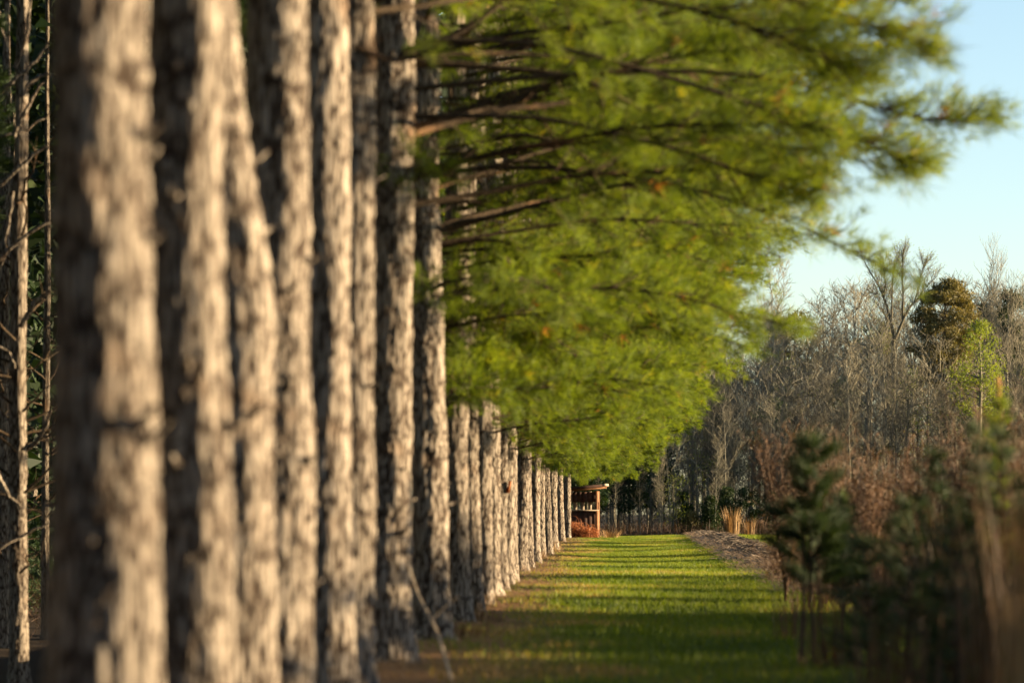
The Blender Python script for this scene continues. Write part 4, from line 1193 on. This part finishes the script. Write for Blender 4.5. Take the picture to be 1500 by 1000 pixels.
# brown twiggy shrubs, catching the last sun
def shrub(px, top, d, hw, lab, n=500, mat='brownbrush', wd=0.006):
    p = W(px, top, d); z0 = float(gz(p[0], d)); H = p[2] - z0
    e = tag(empty('brown_shrub', (p[0], d, z0)), lab, 'shrub')
    B = MB()
    k = 26
    a = rng.uniform(0, 6.28, k); r = hw * rng.uniform(0.2, 1, k)
    s = np.linspace(0, 1, 7)
    E = np.stack([r * np.cos(a), r * np.sin(a), H * rng.uniform(0.6, 1, k)], -1)
    C = E[:, None, :] * np.stack([s ** 1.5, s ** 1.5, s], -1)[None] + rng.normal(0, 0.02, (k, 7, 3)) * s[None, :, None]
    tubes(B, C, np.tile(np.linspace(0.008, 0.003, 7), (k, 1)), 4, rng.random(k))
    link('stem', B.mesh('stem', M['brownbrush'], True), e)
    T = MB()
    bi = rng.integers(0, k, n); u = rng.uniform(0.2, 1, n) * 6; ii = np.minimum(u.astype(int), 5); rr = (u - ii)[:, None]
    pp = C[bi, ii] * (1 - rr) + C[bi, ii + 1] * rr
    D = norm(rng.normal(0, 0.6, (n, 3)) + np.array([0, 0, 0.8])); l = rng.uniform(0.1, 0.4, n)[:, None]
    E2 = pp + D * l
    tubes(T, np.stack([pp, (pp + E2) / 2 + rng.normal(0, 0.02, (n, 3)), E2], 1), np.tile([wd * 0.6, wd * 0.5, wd * 0.25], (n, 1)), 3, rng.random(n))
    leaf_cloud(T, E2, np.tile([0.05, 0.05, 0.06], (n, 1)), 4, 0.05, 0.012, rng.random(n))
    tag(link('twigs', T.mesh('twigs', M[mat])), kind='stuff').parent = e
    return e
for (px, top, d, hw, lab) in [(1150, 622, 47, 0.42, 'reddish brown twiggy shrub left behind the blurred sapling'),
                              (1210, 640, 46, 0.45, 'reddish brown twiggy shrub directly behind the blurred sapling'),
                              (1262, 655, 44, 0.5, 'round tawny twiggy shrub right of the blurred sapling'),
                              (1312, 668, 45, 0.45, 'tawny shrub right of the round one, left of the dark young pines'),
                              (1400, 640, 42, 0.5, 'brown shrub between the dark young pines'),
                              (1450, 590, 40, 0.5, 'tall brown shrub behind the orange-budded young pine'),
                              (1500, 585, 38, 0.5, 'tall brown shrub at the right edge of the picture'),
                              (1345, 690, 38, 0.4, 'dim brown shrub low behind the dark young pines'),
                              (1235, 700, 40, 0.45, 'dim brown shrub low right of the blurred sapling'),
                              (1485, 660, 30, 0.4, 'nearer brown shrub at the right edge')]:
    shrub(px, top, d, hw, lab, n=700)
# broomsedge and weeds in front
for (px, by, top, d, hw, n, mt, lab) in [
        (1485, 1000, 690, 15.0, 0.03, 60, 'straw', 'tall orange brown grass clump at the right picture edge, nearest on that side'),
        (1440, 1000, 715, 18.5, 0.12, 90, 'brownbrush', 'brown grass stalks left of the orange clump'),
        (1500, 1000, 600, 17.0, 0.12, 110, 'brownbrush', 'tall brown grass stalks cut by the right picture edge'),
        (1290, 950, 720, 30.0, 0.2, 90, 'brownbrush', 'brown weed stalks between the dark young pines and the sapling'),
        (1390, 980, 690, 24.0, 0.18, 120, 'brownbrush', 'brown grass clump among the dark young pines'),
        (1160, 930, 855, 33.0, 0.2, 70, 'brownbrush', 'dim weeds at the foot of the blurred sapling'),
        (1220, 960, 830, 27.0, 0.25, 140, 'brownbrush', 'low dark weeds right of the sapling stems'),
        (1310, 1000, 850, 19.0, 0.25, 160, 'brownbrush', 'low dark weeds at the bottom right of the lane'),
        (1190, 900, 845, 44.0, 0.35, 90, 'brownbrush', 'brown weeds at the lane edge behind the sapling stems')]:
    reed_clump(px, by, top, d, hw, n, mt, lab, 'grass_clump', wd=0.006, fan=0.07 if d < 20 else 0.16, cat='dry grass', up=0.4)
twig_mass(26000, 0, 1, 12, 62, 0.25, 0.15, 0.75, 0.004, 'rough_grass', 'brownbrush', 'rough brown grass and weeds filling the verge right of the lane', 'rough grass', tone=(0, 0.7), horiz=0.35)
o = bpy.data.objects['rough_grass']
co = np.empty(len(o.data.vertices) * 3, np.float32); o.data.vertices.foreach_get('co', co); co = co.reshape(-1, 5, 3)
yb = co[:, 0, 1].copy(); u = co[:, 0, 0].copy()
newx = (2.35 + 0.004 * yb) + (u ** 1.2) * 6.0
co[:, :, 0] += (newx - u)[:, None]
co[:, :, 2] += np.clip(newx - 2.6, 0, 2.0)[:, None] * 0.12
o.data.vertices.foreach_set('co', co.ravel()); o.data.update()

# ------------------------------------------------------------------ wood and thicket on the sun's side, right of the frame; it shades the near lane
def thicket(name, items, per, L, wd, lab):
    B = MB()
    c, r, tn = [], [], []
    for (x, y, h, w_) in items:
        m = int(h * w_ * 15)
        for k in range(m):
            f = rng.random()
            a = rng.uniform(0, 6.28); q = w_ * (1 - 0.55 * f) * rng.random() ** 0.5
            c.append((x + q * math.cos(a), y + q * math.sin(a), f * h)); r.append((0.4, 0.4, 0.3)); tn.append(rng.uniform(0.1, 0.8))
    leaf_cloud(B, c, r, per, L, wd, tn)
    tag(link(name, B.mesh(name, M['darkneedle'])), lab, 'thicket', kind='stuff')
it = []
for k in range(96):
    y = -8 + 50.5 * (k + rng.random()) / 96
    it.append((rng.uniform(7.2, 9.0) + max(0, (y - 35)) * 0.1, y, float(np.interp(y, [12, 17, 21, 25, 29, 33, 38, 42], [1.6, 2.1, 2.35, 1.8, 1.8, 2.2, 2.0, 2.1])) * rng.uniform(0.9, 1.08), rng.uniform(0.8, 1.1)))
thicket('pine_thicket', it, 36, 0.22, 0.07, 'dense young pine thicket right of the lane, outside the picture')
it = []
for (ya, yb_, h, dn) in [(46.8, 48.6, 3.4, 1), (53.5, 54.3, 3.2, 1), (62.0, 65.5, 4.6, 2), (76, 77, 5.4, 1), (84, 88, 6.2, 3), (96, 100, 6.5, 3), (110, 112, 7, 2), (120, 126, 7.5, 4), (132, 136, 8, 3), (146, 150, 8.6, 3)]:
    for q in range(dn):
        y = ya + (yb_ - ya) * (q + 0.5) / dn
        X = max(7.5, 0.118 * y + 1.6) + 1.0
        it.append((X, y + 0.05 * X, h * 0.82, 0.85))
thicket('edge_thicket', it, 75, 0.25, 0.09, 'scattered tall evergreens right of the lane, outside the picture')
